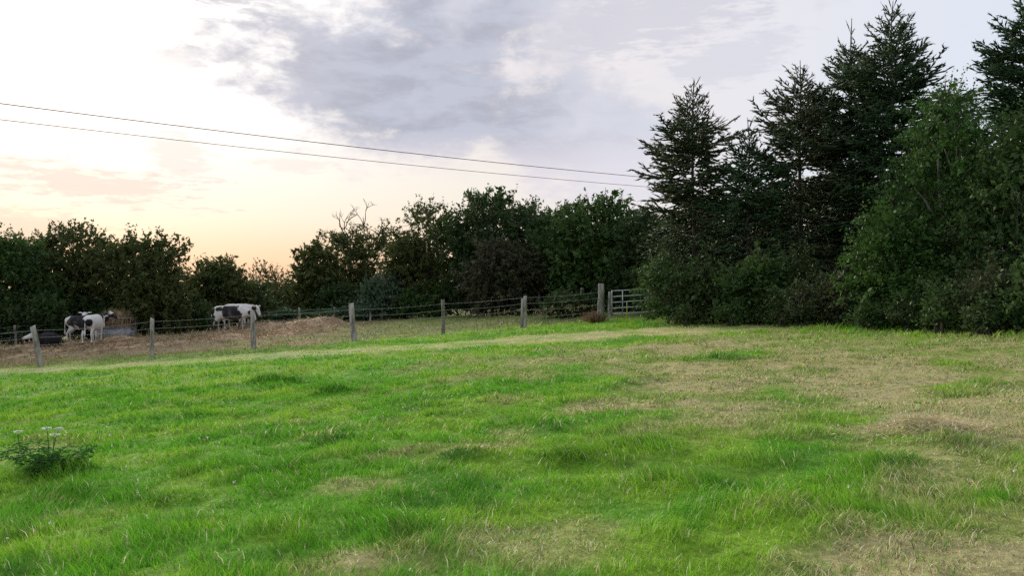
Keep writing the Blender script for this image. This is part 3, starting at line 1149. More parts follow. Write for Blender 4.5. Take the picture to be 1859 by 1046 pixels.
# --- trees across the middle
MG = 'trees along the far hedge'
broadleaf('broadleaf_tree', 'big rounded dark tree with feathery top shoots above the gate', 'tree', 1085, 40, 374, 118, 'leaf_mid', .06, 1200, .15, 14, 61, group=MG, shoots=14)
broadleaf('broadleaf_tree', 'tallest broad dark tree of the far hedge with wispy windblown top', 'tree', 905, 44, 362, 122, 'leaf_dark', .08, 1300, .16, 14, 62, group=MG, shoots=40)
broadleaf('broadleaf_tree', 'russet brown drooping tree in front of the tallest hedge tree', 'tree', 912, 40.5, 438, 72, 'leaf_russet', .15, 700, .13, 14, 63, droop=.5, group=MG)
broadleaf('broadleaf_tree', 'airy open crowned tree with sky showing through its branches', 'tree', 785, 46, 374, 78, 'leaf_olive', .16, 520, .15, 12, 64, group=MG, open_=.25, shoots=14, trunk_r=.2)
broadleaf('broadleaf_tree', 'low spreading leafy tree at the side of the airy tree', 'tree', 735, 47, 440, 42, 'leaf_olive', .05, 360, .15, 13, 65, group=MG, shoots=6)
broadleaf('broadleaf_tree', 'dark filler tree between the windblown tree and gate tree', 'tree', 1005, 46, 388, 84, 'leaf_dark', .05, 600, .15, 14, 66, group=MG)
broadleaf('broadleaf_tree', 'leafy tree touching the lower branches of the slim spruce', 'tree', 1178, 37, 395, 60, 'leaf_dark', .04, 560, .14, 13, 67, group=MG, open_=.1, shoots=10)
broadleaf('broadleaf_tree', 'compact rounded olive green tree beside the dead topped tree', 'tree', 582, 50, 448, 46, 'leaf_olive', .05, 560, .16, 14, 68, group=MG, shoots=6)

# dead-topped tree
t = broadleaf('broadleaf_tree', 'half dead tree with bare antler branches above its leaves', 'tree', 652, 52, 432, 52, 'leaf_olive', .05, 520, .15, 13, 69, group=MG, open_=.12, trunk_r=.24)


def bare(tb, p, d, L, rad, depth, r):
    pts = [np.array(p)]
    d = np.array(d, float)
    for i in range(5):
        d = d + r.normal(size=3) * .12
        d[1] *= .9
        d /= np.linalg.norm(d)
        pts.append(pts[-1] + d * L / 5)
    tb.tube(np.array(pts), np.linspace(rad, rad * .35, 6), 5)
    if depth:
        for k in range(3):
            i = r.integers(2, 6)
            nd = d + r.normal(size=3) * .75
            nd[2] = abs(nd[2]) * .8 + .2
            bare(tb, pts[i], nd / np.linalg.norm(nd), L * r.uniform(.4, .6), rad * .6, depth - 1, r)


tb = MB()
r_ = np.random.default_rng(5)
zt = (z_at(440, 52) - t.location.z)
for dx, dz, L in ((-.45, 1, 2.7), (-.15, 1, 2.3), (.1, 1, 2.9), (.45, 1, 2.5), (.9, .8, 2.0), (-.9, .7, 1.5)):
    v = np.array([dx, r_.normal() * .15, dz])
    bare(tb, (dx * .5, 0, zt - .9), v / np.linalg.norm(v), L * .88, .06, 3, r_)
tb.build('bare_branches', M['bark_dead'], t, True)
sp = np.concatenate(tb.V)
sp = sp[(sp[:, 2] > zt - .4) & (sp[:, 2] < zt + .95)]
sp = sp[r_.integers(0, len(sp), 1500)] + r_.normal(size=(1500, 3)) * .16
mb = MB()
leaf_cards(mb, sp, r_.normal(size=(1500, 3)), .15, .12, r_, r_.random(1500), True)
mb.build('upper_leaves', M['leaf_olive'], t)

# --- far gap and left hedge
LG = 'trees behind the cattle pen'
broadleaf('broadleaf_tree', 'tallest tree of the clump behind the feeder with leafy sprays on top', 'tree', 132, 41, 420, 92, 'leaf_olive', .03, 1150, .15, 14, 71, group=LG, shoots=26)
broadleaf('broadleaf_tree', 'round topped tree standing between feeder and pair of cows', 'tree', 262, 39.5, 434, 84, 'leaf_olive', .03, 1050, .15, 14, 72, group=LG, shoots=12)
broadleaf('broadleaf_tree', 'bushy tree behind the lying cow and leaning post', 'tree', 22, 38.5, 440, 88, 'leaf_mid', .03, 1050, .14, 14, 73, group=LG, shoots=12)
broadleaf('broadleaf_tree', 'bushy tree at the far end of the clump past the leaning post', 'tree', -100, 37.5, 430, 95, 'leaf_olive', .03, 800, .14, 14, 74, group=LG, shoots=12)
broadleaf('broadleaf_tree', 'lower spiky topped tree behind the pair of cows', 'tree', 388, 45, 482, 66, 'leaf_olive', .03, 620, .15, 14, 75, group=LG, shoots=26)
broadleaf('shrub', 'thin see-through thorn bush in the low gap of the hedge', 'shrub', 480, 51, 490, 48, 'leaf_olive', .03, 240, .13, 9, 76, group=LG, shoots=30, open_=.3, stems=3)
broadleaf('shrub', 'low shrub closing the gap beside the rounded olive tree', 'shrub', 528, 56, 512, 42, 'leaf_mid', .0, 300, .16, 14, 77, group=LG, stems=2)
broadleaf('shrub', 'low dark shrub at the foot of the spiky tree', 'shrub', 440, 47, 515, 50, 'leaf_dark', .0, 320, .14, 14, 78, group=LG, stems=2)

UG = 'low bushes under the far hedge'
UN = [
    (60, 37.5, 545, 60, 'leaf_dark', 'dark low bush behind the lying cow'), (190, 40, 540, 66, 'leaf_dark', 'dark low bush behind the feeder'),
    (320, 41, 535, 60, 'leaf_dark', 'dark low bush beside the slim far post'), (695, 46, 505, 40, 'leaf_pale', 'pale grey green willow bush beside the dead topped tree'),
    (620, 49, 520, 50, 'leaf_dark', 'dark low bush below the dead topped tree'), (775, 45, 525, 45, 'leaf_mid', 'low green bush below the airy tree'),
    (850, 45, 515, 52, 'leaf_dark', 'dark low bush below the windblown tree'), (955, 44.5, 500, 60, 'leaf_dark', 'dark low bush below the russet tree'),
    (1050, 42, 490, 60, 'leaf_dark', 'dark low bush below the gate tree'), (1030, 34.5, 548, 42, 'leaf_dark', 'bramble mound behind the wire beside the gate post'),
    (1135, 38, 490, 60, 'leaf_dark', 'dark bush behind the metal gate'), (1205, 33, 480, 55, 'leaf_dark', 'dark bush past the free end of the gate'),
    (560, 52, 525, 45, 'leaf_dark', 'dark low bush below the rounded olive tree'), (-60, 36.5, 540, 60, 'leaf_dark', 'dark low bush at the far end of the pen'),
]
for i, (px, d, top, hw, mt, lab) in enumerate(UN):
    broadleaf('shrub', lab, 'shrub', px, d, top, hw, mt, .0, 330, .13, 14, 100 + i, group=UG, stems=3, lumps=10, twl=(.3, .7))


# --- bracken
def bracken_meshes(seed):
    r = np.random.default_rng(seed)
    mb = MB()
    for k in range(22):
        az = r.random() * 2 * pi
        L = r.uniform(.8, 1.35)
        t = np.linspace(0, 1, 16)
        hor = L * .62 * t ** 1.5
        ver = L * (1.02 * t - .42 * t ** 3)
        x0, y0 = r.normal(size=2) * .35
        P = np.stack((x0 + cos(az) * hor, y0 + sin(az) * hor, ver), 1)
        twig_strips(mb, P[:-1], P[1:], .008, r)
        sd = np.array([-sin(az), cos(az), 0])
        i = np.repeat(np.arange(4, 16), 2)
        sg = np.tile([-1, 1], 12)
        ln = .40 * (1 - (i - 4) / 13) * L
        dd = sd * sg[:, None] + np.array([cos(az), sin(az), -.15]) * .35 + r.normal(size=(24, 3)) * .1
        leaf_cards(mb, P[i], dd, ln, ln * .28, r, r.random(24))
    return mb


bk = [bracken_meshes(s).build('bracken', M['leaf_fern']) for s in (1, 2, 3)]
spots = [(505, 48), (540, 47.5), (572, 48), (602, 47), (635, 47.5), (660, 46.5), (690, 46), (722, 46.5), (520, 50), (590, 50), (650, 49.5), (740, 46), (380, 44), (350, 42.5)]
for i, (px, d) in enumerate(spots):
    if i < 3:
        o = bk[i]
    else:
        o = bk[i % 3].copy()
        COL.objects.link(o)
    x = px_at(px, d)
    o.location = (x, d, hz(x, d) - .02)
    o.rotation_euler = (0, 0, i * 1.3)
    k = 1.05 + .25 * sin(i * 2.1)
    o.scale = (k * 1.25, k * 1.25, k)
    tag(o, 'green bracken clump with arching fronds below the far hedge trees', 'bracken', 'bracken below the far hedge')


# ------------------------------------------------------------------ fences, gate
def post_mesh(h, w, seed, flat=.75, split=False):
    r = np.random.default_rng(seed)
    mb = MB()

    def stick(cx, cy, hh, ww, tilt):
        n, sides = 8, 9
        z = np.linspace(-.25, hh, n)
        wob = np.cumsum(r.normal(size=(n, 2)) * ww * .07, 0)
        prof = 1 + r.normal(size=n) * .05
        ang = np.arange(sides) / sides * 2 * pi
        shp = 1 + r.normal(size=sides) * .10
        V = []
        for i in range(n):
            rr = ww / 2 * prof[i] * shp * (1.06 - .12 * z[i] / hh)
            V.append(np.stack((cx + wob[i, 0] + tilt * z[i] + rr * np.cos(ang), cy + wob[i, 1] + rr * np.sin(ang) * flat,
                               np.full(sides, z[i]) + (r.normal(size=sides) * ww * .10 if i == n - 1 else 0)), 1))
        V = np.concatenate(V)
        L, T = [], []
        for i in range(n - 1):
            for k in range(sides):
                k2 = (k + 1) % sides
                L += [i * sides + k, i * sides + k2, (i + 1) * sides + k2, (i + 1) * sides + k]
                T.append(4)
        L += [(n - 1) * sides + k for k in range(sides)]
        T.append(sides)
        mb.add(V, L, T)
    if split:
        stick(w * .18, 0, h, w * .66, 0)
        stick(-w * .28, .01, h * .91, w * .52, 0.01)
    else:
        stick(0, 0, h, w, 0)
    return mb


def barbed(mb, a, b, rad, r, barb=.10, sag=.03):
    a, b = np.array(a), np.array(b)
    n = 8
    t = np.linspace(0, 1, n)[:, None]
    P = a + (b - a) * t
    P[:, 2] -= (sag * 4 * t * (1 - t))[:, 0]
    mb.tube(P, rad, 4, cap=False)
    L = np.linalg.norm(b - a)
    k = int(L / barb)
    tt = (np.arange(k) + .5) / k
    for q in tt:
        c = a + (b - a) * q
        c[2] -= sag * 4 * q * (1 - q)
        v = r.normal(size=3)
        v /= np.linalg.norm(v)
        mb.tube(np.array([c - v * .022, c + v * .022]), rad * .8, 3, cap=False)


FR = np.random.default_rng(77)
fx, fy = -7.5, 26.0
fence = thing('wire_fence', 'barbed wire fence on weathered wooden posts dividing field from cattle pen', 'fence', (0, 0, 0))
#        x      y      top height, width, tilt, dark, split
posts = [(-16.9, 22.6, 1.18, .14, 0.0, 0, 0), (-13.78, 23.5, 1.18, .17, -0.17, 0, 0), (-10.94, 24.42, 1.16, .12, 0.0, 0, 0), (-8.13, 25.3, 1.18, .13, -0.01, 0, 0),
         (-5.19, 26.26, 1.26, .17, -.02, 0, 0), (-2.34, 27.2, 1.20, .125, 0.01, 1, 0), (0.40, 28.1, 1.12, .20, 0.02, 0, 1)]
tops = []
for i, (x, y, h, w, tilt, dk, sp) in enumerate(posts):
    o = post_mesh(h, w, 200 + i, split=bool(sp)).build('post', M['post_dark' if dk else 'post'], fence, False)
    z = hz(x, y)
    o.location = (x, y, z)
    o.rotation_euler = (FR.normal() * .02, tilt, FR.random() * .6)
    if tilt < -.1:
        o['label'] = 'leaning pale post'
    tops.append((x, y, z, h, w))
GP = (3.16, 29.0)
gz = hz(*GP)
ends = tops + [(GP[0], GP[1], gz, 1.35, .2)]
for f in (.34, .56, .76, .95):
    for i in range(len(ends) - 1):
        a, b = ends[i], ends[i + 1]
        if f > .9 and i < 3 and FR.random() < .0:
            continue
        mb = MB()
        barbed(mb, (a[0], a[1] - a[4] * .42, a[2] + f * 1.12), (b[0], b[1] - b[4] * .42, b[2] + f * 1.12), .0030, FR, sag=.03 + .03 * FR.random())
        mb.build('wire', M['wire'], fence)

back = thing('wire_fence', 'low far fence of thin crooked posts and wire below the hedge trees', 'fence', (0, 0, 0))
bposts = [(-60, 34, .95), (30, 36.0, .95), (190, 39.0, .95), (340, 41.5, 1.05), (543, 44.5, 1.02), (605, 45.0, .96), (672, 45.2, .95), (746, 45.6, 1.08), (800, 45.0, .9), (862, 43.5, 1.05), (930, 42, 1.02), (980, 40.5, 1.1), (1026, 39, 1.2), (1054, 37, 1.25)]
bt = []
for i, (px, d, h) in enumerate(bposts):
    x = px_at(px, d)
    o = post_mesh(h, .105, 300 + i).build('post', M['post' if i in (4, 6, 7) else 'post_dark'], back)
    z = hz(x, d)
    o.location = (x, d, z)
    o.rotation_euler = (FR.normal() * .03, FR.normal() * .05, FR.random())
    bt.append((x, d, z, h))
for f in (.45, .72, .95):
    for a, b in zip(bt[:-1], bt[1:]):
        mb = MB()
        barbed(mb, (a[0], a[1] - .05, a[2] + f * .95), (b[0], b[1] - .05, b[2] + f * .95), .0030, FR, barb=.2)
        mb.build('wire', M['wire'], back)

# gate posts
o = post_mesh(1.38, .21, 401).build('gate_post', M['post'], None)
o.location = (GP[0], GP[1], gz)
o.rotation_euler = (0, 0.02, 0)
tag(o, 'thick rugged gate post with bark at the end of the wire fence', 'gate post', 'gate posts')
o = post_mesh(1.36, .10, 402).build('gate_post', M['post'], None)
o.location = (GP[0] + .17, GP[1] + .12, hz(GP[0] + .17, GP[1] + .12))
tag(o, 'slim pale crooked stake set tight behind the thick gate post', 'gate post', 'gate posts')
HX = px_at(1106, 30.7)
o = post_mesh(1.02, .11, 403).build('gate_post', M['post'], None)
o.location = (HX, 30.7, hz(HX, 30.7))
o.rotation_euler = (0, -.02, 0)
tag(o, 'short wooden post carrying the hinge end of the metal gate', 'gate post', 'gate posts')

# gate: hinge by the short post, free end behind the shrub
GX, GY = HX + .10, 30.7
gate = thing('field_gate', 'galvanised metal five bar field gate half hidden by shrubs', 'gate', (GX, GY, hz(GX, GY)), radians(6))
GL, GS = 3.0, .058
rails = [.17, .39, .61, .83, 1.05]
for i, zz in enumerate(rails):
    mb = MB()
    mb.tube(np.array([[.0, 0, zz], [GL, 0, zz + GL * GS]]), .019, 8)
    mb.build('rail', M['gate'], gate, True)
for q in (0, .42, 1.42, 2.3, GL):
    mb = MB()
    mb.tube(np.array([[q, -.003, .15 + q * GS], [q, -.003, 1.07 + q * GS]]), .024 if q in (0, GL) else .020, 8)
    mb.build('upright', M['gate'], gate, True)
for zz in (.25, .95):
    mb = MB()
    mb.tube(np.array([[-.13, 0, zz], [.03, 0, zz]]), .012, 6)
    mb.build('hinge', M['gate'], gate, True)

x = px_at(1138, 29.6)
mb = MB()
mb.tube(np.array([[0, 0, -.15], [.01, 0, .3], [0, 0, .62]]), [.016, .016, .013], 7)
o = mb.build('marker_stake', M['yellow'], None, True)
o.location = (x, 29.6, hz(x, 29.6))
tag(o, 'thin yellow marker stake stuck in the ground before the gate', 'stake')


def tuft_thing(name, label, cat, x, y, n, h, spread, mat, seed, group=None):
    r = np.random.default_rng(seed)
    mb = MB()
    a = r.random(n) * 2 * pi
    rad = np.abs(r.normal(size=n)) * spread * .45
    P = np.stack((np.cos(a) * rad, np.sin(a) * rad, np.full(n, -.01)), 1)
    d = np.stack((np.cos(a) * rad * 1.2 + r.normal(size=n) * .08, np.sin(a) * rad * 1.2 + r.normal(size=n) * .08, np.full(n, .35)), 1)
    leaf_cards(mb, P, d, h * r.uniform(.5, 1.1, n), .03, r, r.random(n))
    o = mb.build(name, M[mat], None)
    o.location = (x, y, hz(x, y))
    return tag(o, label, cat, group)


tuft_thing('dead_grass_tuft', 'brown tuft of dead grass at the foot of the thick gate post', 'grass tuft', px_at(1079, 28.7), 28.7, 420, .44, .36, 'deadgrass', 1)


def stalks():
    """Tall dry seeding grass along the wire: nobody would count it."""
    r = np.random.default_rng(9)
    n = 150
    x = r.uniform(-1.5, 3.4, n)
    y = fence_y(x) + r.uniform(-.5, 3.2, n)
    z = height(x, y)
    P = np.stack((x, y, z), 1)
    hgt = r.uniform(.25, .65, n)
    E = P + np.stack((r.normal(size=n) * .12, r.normal(size=n) * .12, hgt), 1)
    mb = MB()
    twig_strips(mb, P, E, .006, r)
    k = np.repeat(np.arange(n), 3)
    leaf_cards(mb, E[k] + r.normal(size=(n * 3, 3)) * .02, np.tile([0.2, 0, 1.0], (n * 3, 1)) + r.normal(size=(n * 3, 3)) * .3, .08, .018, r, r.random(n * 3) * .6)
    o = mb.build('tall_grass', M['hay'])
    tag(o, 'tall dry seeding grass stalks along the wire near the gate', 'grass', kind='stuff')


stalks()

# ------------------------------------------------------------------ overhead cables and their poles
A0, A1 = np.array([-37.0, 16.2]), np.array([17.0, 58.0])


def pole(p, lab, top):
    z = hz(p[0], p[1])
    t = thing('utility_pole', lab, 'pole', (p[0], p[1], z), math.atan2(41.8, 54.0), 'poles of the overhead line')
    mb = MB()
    mb.tube(np.array([[0, 0, -.5], [0, 0, (top - z) * .5], [0, 0, top - z + .25]]), [.15, .13, .10], 10)
    mb.build('pole_shaft', M['post_dark'], t, True)
    for q in (0, -.60):
        mb = MB()
        mb.tube(np.array([[0, -.02, top - z + q], [0, -.24, top - z + q]]), [.03, .05], 8)
        mb.build('insulator', M['ceramic'], t, True)


TZ0, TZ1 = 8.95, 8.95
pole(A0, 'wooden pole holding the overhead cables outside the field', TZ0)
pole(A1, 'wooden pole of the overhead cables hidden behind the spruces', TZ1)
dirv = (A1 - A0) / np.linalg.norm(A1 - A0)
off = np.array([dirv[1], -dirv[0]]) * .22
for q, rad, lab in ((0, .017, 'upper thicker black overhead cable crossing the sky'), (-.60, .013, 'lower thinner overhead cable crossing the sky')):
    t = np.linspace(0, 1, 40)
    P = np.stack((A0[0] + off[0] + (A1 - A0)[0] * t, A0[1] + off[1] + (A1 - A0)[1] * t, TZ0 + q + (TZ1 - TZ0) * t - .55 * 4 * t * (1 - t)), 1)
    mb = MB()
    mb.tube(P, rad, 6)
    o = mb.build('overhead_cable', M['cable'], None, True)
    tag(o, lab, 'cable')


# ------------------------------------------------------------------ cattle
def loft(mb, secs, side, sides=14, close=True):
    """secs: (centre, half width along SIDE, half height across)."""
    C = np.array([s[0] for s in secs], float)
    t = np.gradient(C, axis=0)
    t /= np.linalg.norm(t, axis=1)[:, None] + 1e-9
    sd = np.asarray(side, float)
    a = np.arange(sides) / sides * 2 * pi
    V = []
    for (c, w, h), tt in zip(secs, t):
        s = sd - tt * np.dot(sd, tt)
        s /= np.linalg.norm(s) + 1e-9
        u = np.cross(tt, s)
        V.append(np.asarray(c, float) + np.cos(a)[:, None] * s * w + np.sin(a)[:, None] * u * h)
    n = len(secs)
    V = np.concatenate(V + [[C[0]], [C[-1]]])
    L, T = [], []
    for i in range(n - 1):
        for k in range(sides):
            k2 = (k + 1) % sides
            L += [i * sides + k, i * sides + k2, (i + 1) * sides + k2, (i + 1) * sides + k]
            T.append(4)
    for k in range(sides):
        k2 = (k + 1) % sides
        L += [n * sides, k2, k]
        L += [n * sides + 1, (n - 1) * sides + k, (n - 1) * sides + k2]
        T += [3, 3]
    mb.add(V, L, T)


def cow_body(pose, r):
    """Faces +X. pose: up, level, low, lie, turn."""
    mb = MB()
    lie = pose == 'lie'
    dz = -0.60 if lie else 0.0
    tr = [(-.93, 1.13, .07, .08), (-.86, 1.07, .17, .20), (-.70, 1.00, .25, .29), (-.50, .965, .275, .325), (-.25, .93, .30, .355), (0.0, .91, .31, .375),
          (.25, .92, .285, .37), (.45, .95, .245, .355), (.60, .985, .20, .31), (.70, 1.03, .15, .24)]
    wk = 1.22 if lie else 1.0
    loft(mb, [((x, 0, z + dz + (.06 - .22 * (x - .05) ** 2 if lie else 0)), w * wk, h) for x, z, w, h in tr], (0, 1, 0), 18)
    if pose == 'up':
        nk = [(.58, 0, 1.04), (.74, 0, 1.15), (.90, 0, 1.28), (1.00, 0, 1.38)]
        poll, hd = np.array([1.00, 0, 1.40]), np.array([.86, 0, -.50])
    elif pose == 'turn':
        nk = [(.58, 0, 1.03), (.76, .05, 1.12), (.90, .14, 1.24), (.95, .22, 1.32)]
        poll, hd = np.array([.95, .24, 1.34]), np.array([.25, .82, -.52])
    elif pose == 'level':
        nk = [(.58, 0, 1.02), (.76, 0, 1.06), (.92, 0, 1.10), (1.05, 0, 1.13)]
        poll, hd = np.array([1.05, 0, 1.14]), np.array([.50, 0, -.86])
    elif pose == 'low':
        nk = [(.58, 0, 1.00), (.76, 0, .97), (.93, 0, .92), (1.06, 0, .87)]
        poll, hd = np.array([1.06, 0, .88]), np.array([.42, 0, -.90])
    else:
        nk = [(.58, 0, .42), (.72, -.04, .50), (.82, -.12, .60), (.85, -.20, .68)]
        poll, hd = np.array([.85, -.22, .70]), np.array([.30, -.86, -.25])
    hd = hd / np.linalg.norm(hd)
    lat = np.cross([0, 0, 1], hd)
    lat /= np.linalg.norm(lat)
    up = np.cross(hd, lat)
    loft(mb, [(nk[0], .15, .26), (nk[1], .12, .20), (nk[2], .095, .155), (nk[3], .085, .12)], (0, 1, 0), 14)
    hs = [(-.07, .05, .05, .0), (-.01, .095, .095, .0), (.10, .105, .115, -.02), (.20, .092, .105, -.03), (.32, .070, .082, -.04), (.42, .072, .070, -.045), (.49, .066, .058, -.05), (.53, .03, .03, -.05)]
    loft(mb, [(poll + hd * a + up * o_, w, h) for a, w, h, o_ in hs], lat, 14)
    for s in (-1, 1):
        e0 = poll + lat * s * .075 - hd * .0 + up * .02
        e1 = e0 + lat * s * .13 - hd * .03 + up * .025
        e2 = e1 + lat * s * .10 - hd * .01 - up * .02
        loft(mb, [(e0, .03, .026), (e1, .062, .024), (e2, .02, .015)], hd, 8)
    tail = [(-.90, 0, 1.17), (-.97, .01, 1.08), (-.985, .02, .85), (-.98, .02, .62), (-.985, .03, .46), (-.98, .03, .36)]
    tw = [.035, .028, .024, .024, .05, .02]
    if lie:
        tail = [(-.90, 0, .57), (-.99, .03, .46), (-1.03, .06, .28), (-1.05, .10, .12), (-1.08, .2, .07), (-1.1, .3, .06)]
    loft(mb, [(c, w, w) for c, w in zip(tail, tw)], (0, 1, 0), 7)
    for s in (-1, 1):
        j = r.normal(size=4) * .05
        if not lie:
            y = s * .17
            hx = j[0] * 1.4
            loft(mb, [((-.66, s * .13, 1.02), .11, .20), ((-.62, s * .17, .82), .10, .175), ((-.60 + hx * .3, y, .66), .075, .125), ((-.73 + hx * .6, y, .50), .048, .068),
                      ((-.76 + hx, y, .42), .044, .055), ((-.745 + hx, y, .28), .035, .042), ((-.735 + hx, y, .14), .034, .038), ((-.72 + hx, y, .08), .046, .05), ((-.705 + hx, y, .0), .05, .065)], (0, 1, 0), 10)
            fx_ = j[1] * 1.4
            loft(mb, [((.47, s * .13, .98), .09, .19), ((.46, s * .17, .80), .085, .14), ((.43 + fx_ * .3, s * .165, .64), .066, .085), ((.455 + fx_ * .6, s * .155, .42), .047, .052),
                      ((.455 + fx_ * .6, s * .155, .36), .046, .052), ((.45 + fx_, s * .155, .24), .034, .036), ((.45 + fx_, s * .155, .13), .034, .036), ((.46 + fx_, s * .155, .07), .046, .048), ((.475 + fx_, s * .155, .0), .05, .062)], (0, 1, 0), 10)
        else:
            loft(mb, [((-.60, s * .22, .36), .14, .24), ((-.42, s * .36, .24), .11, .15), ((-.30, s * .42, .12), .07, .09), ((-.52, s * .46, .07), .05, .05), ((-.30, s * .50, .045), .045, .04)], (0, 1, 0), 10)
            loft(mb, [((.45, s * .16, .32), .10, .18), ((.60, s * .19, .14), .07, .10), ((.74, s * .17, .07), .05, .055), ((.52, s * .15, .05), .045, .042), ((.44, s * .15, .045), .04, .04)], (0, 1, 0), 10)
    return mb, poll, hd, lat, up


WHITE = np.array([.64, .62, .60])
BLACK = np.array([.012, .011, .013])
PINK = np.array([.42, .30, .27])


def noise3(p, s, seed):
    return (fbm(p[:, 0] + p[:, 2] * .37, p[:, 2] - p[:, 1] * .45, s, 3, seed) + fbm(p[:, 0] - p[:, 1] * .5, p[:, 2] * .8 + p[:, 1], s, 3, seed + 9)) / 2


def cow(label, px, dist, rz, pose, patches, seed, scale=.93, invert=False, group='black and white cattle in the pen', dirt=0.0, amp=2.1):
    """patches: (x, y, z, radius) spheres of black on white (or of white on black when inverted)."""
    r = np.random.default_rng(900 + seed)
    mb, poll, hd, lat, up = cow_body(pose, r)
    me = mesh_np('cow_rough', np.concatenate(mb.V), np.concatenate(mb.L), np.concatenate(mb.T))
    tmp = bpy.data.objects.new('cow_rough', me)
    COL.objects.link(tmp)
    md = tmp.modifiers.new('r', 'REMESH')
    md.mode = 'VOXEL'
    md.voxel_size = 0.027
    sm = tmp.modifiers.new('s', 'SMOOTH')
    sm.factor = .5
    sm.iterations = 4
    dg = bpy.context.evaluated_depsgraph_get()
    dg.update()
    me2 = bpy.data.meshes.new_from_object(tmp.evaluated_get(dg))
    bpy.data.objects.remove(tmp)
    me2.name = 'cow_body'
    n = len(me2.vertices)
    co = np.empty(n * 3, np.float32)
    me2.vertices.foreach_get('co', co)
    co = co.reshape(-1, 3).astype(float)
    nz = .6 * noise3(co, .28, seed * 31) + .4 * noise3(co, .10, seed * 31 + 5)
    f = np.full(n, -1.0)
    for (a, b, c, rad) in patches:
        d = np.sqrt((co[:, 0] - a) ** 2 + ((co[:, 1] - b) * .8) ** 2 + (co[:, 2] - c) ** 2)
        f = np.maximum(f, 1 - d / rad)
    f = f + (nz - .5) * amp
    k = sstep(f, -.05, .05)
    if invert:
        k = 1 - k
    col = lerp(WHITE, BLACK, k)
    if pose != 'lie':
        col = lerp(col, np.array([.03, .026, .022]), sstep(co[:, 2], .06, .045))
        col = lerp(col, np.array([.20, .15, .11]), (.45 + dirt * .5) * sstep(co[:, 2], .95, .2) * sstep(nz, .38, .6))
        col = lerp(col, np.array([.30, .24, .18]), (.25 + dirt * .5) * sstep(noise3(co, .16, seed + 77), .48, .66))
    muz = poll + hd * .50
    dm = np.linalg.norm(co - muz, axis=1)
    col = lerp(col, PINK * .6, sstep(dm, .10, .06))
    at = me2.attributes.new('col', 'FLOAT_COLOR', 'POINT')
    at.data.foreach_set('color', np.concatenate([col, np.ones((n, 1))], 1).astype(np.float32).ravel())
    me2.polygons.foreach_set('use_smooth', np.ones(len(me2.polygons), bool))
    x = px_at(px, dist)
    o = link('cow', me2, M['coat'])
    o.location = (x, dist, hz(x, dist) - .02)
    o.rotation_euler = (0, 0, rz)
    o.scale = (scale,) * 3
    tag(o, label, 'cow', group)
    for s in (-1, 1):
        e = MB()
        c = poll + hd * .16 + lat * s * .093 + up * .035
        loft(e, [(c - hd * .016, .004, .004), (c - hd * .01, .013, .013), (c, .018, .018), (c + hd * .01, .013, .013), (c + hd * .016, .004, .004)], lat, 8)
        e.build('eye', M['eye'], o, True)
    return o


# the pair beside the straw heap
cow('piebald cow with large black side patch standing broadside behind a fence post', 420, 38.0, radians(2), 'low',
    [(.05, -.3, 1.02, .42), (.35, -.25, .85, .26), (-.55, -.25, 1.12, .16), (-.88, -.1, 1.0, .17), (.95, -.1, .95, .12), (.3, -.2, .45, .22), (-.9, 0, .5, .2), (-.72, -.2, .14, .2), (.45, -.2, .2, .14), (1.25, 0, .5, .1)], 1, .95)
cow('mostly white cow half hidden behind the piebald one, head hanging', 434, 39.6, radians(-20), 'level',
    [(.1, -.3, 1.1, .16), (-.5, .2, .9, .3), (.5, .2, .8, .25), (.95, -.1, 1.1, .14), (.4, -.3, 1.05, .12)], 2, 1.0)
# the group at the feeder
cow('white cow seen from behind with black flanks beside its tail', 170, 33.6, radians(98), 'level',
    [(-.9, -.16, .93, .17), (-.9, .15, .95, .15), (-.8, .2, .75, .14), (.75, 0, 1.15, .22), (.1, .3, 1.0, .12)], 3, .92, amp=1.2, dirt=-.5)
cow('black cow with white rump stripe and white legs feeding side on', 158, 36.0, radians(8), 'up',
    [(-.92, -.05, 1.15, .24), (-.72, -.2, .3, .5), (.46, -.2, .25, .45), (1.08, 0, 1.46, .13), (-.85, 0, .75, .2), (.35, -.2, 1.2, .16), (-.2, 0, .5, .1)], 4, .95, True)
cow('cow with white face raised above the backs of the others', 166, 37.8, radians(-78), 'up',
    [(0, 0, 1.0, .5), (.45, 0, .9, .3)], 5, .98)
cow('dull grey white cow behind the far end of the feeder', 236, 39.4, radians(-105), 'up',
    [(.0, .0, 1.0, .3), (-.4, .2, 1.1, .3), (1.1, .1, 1.2, .1)], 6, .92, dirt=.6)
cow('black cow with white face lying on the straw behind the leaning post', 88, 33.7, radians(280), 'lie',
    [(.98, -.55, .6, .36), (.6, 0, .1, .12)], 7, .95, True)

# ------------------------------------------------------------------ feeder and hay
FD = 37.6
FX = px_at(212, FD)
fz = hz(FX, FD)
feeder = thing('hay_feeder', 'round galvanised cattle feeder with solid sheet base and upright bars', 'feeder', (FX, FD, fz - .03))
FRAD = .86
for k in range(3):
    a0, a1 = k * 2 * pi / 3, (k + 1) * 2 * pi / 3 - .01
    aa = np.linspace(a0, a1, 15)
    V, L, T = [], [], []
    for ro in (FRAD, FRAD - .012):
        for z in (.02, .64):
            V.append(np.stack((np.cos(aa) * ro, np.sin(aa) * ro, np.full(15, z)), 1))
    V = np.concatenate(V)
    for i in range(14):
        L += [i, i + 1, 15 + i + 1, 15 + i, 30 + i + 1, 30 + i, 45 + i, 45 + i + 1, 15 + i, 15 + i + 1, 45 + i + 1, 45 + i, i + 1, i, 30 + i, 30 + i + 1]
        T += [4, 4, 4, 4]
    mb = MB()
    mb.add(V, L, T)
    mb.build('sheet_panel', M['sheet'], feeder, True)
aa = np.linspace(0, 2 * pi, 41)
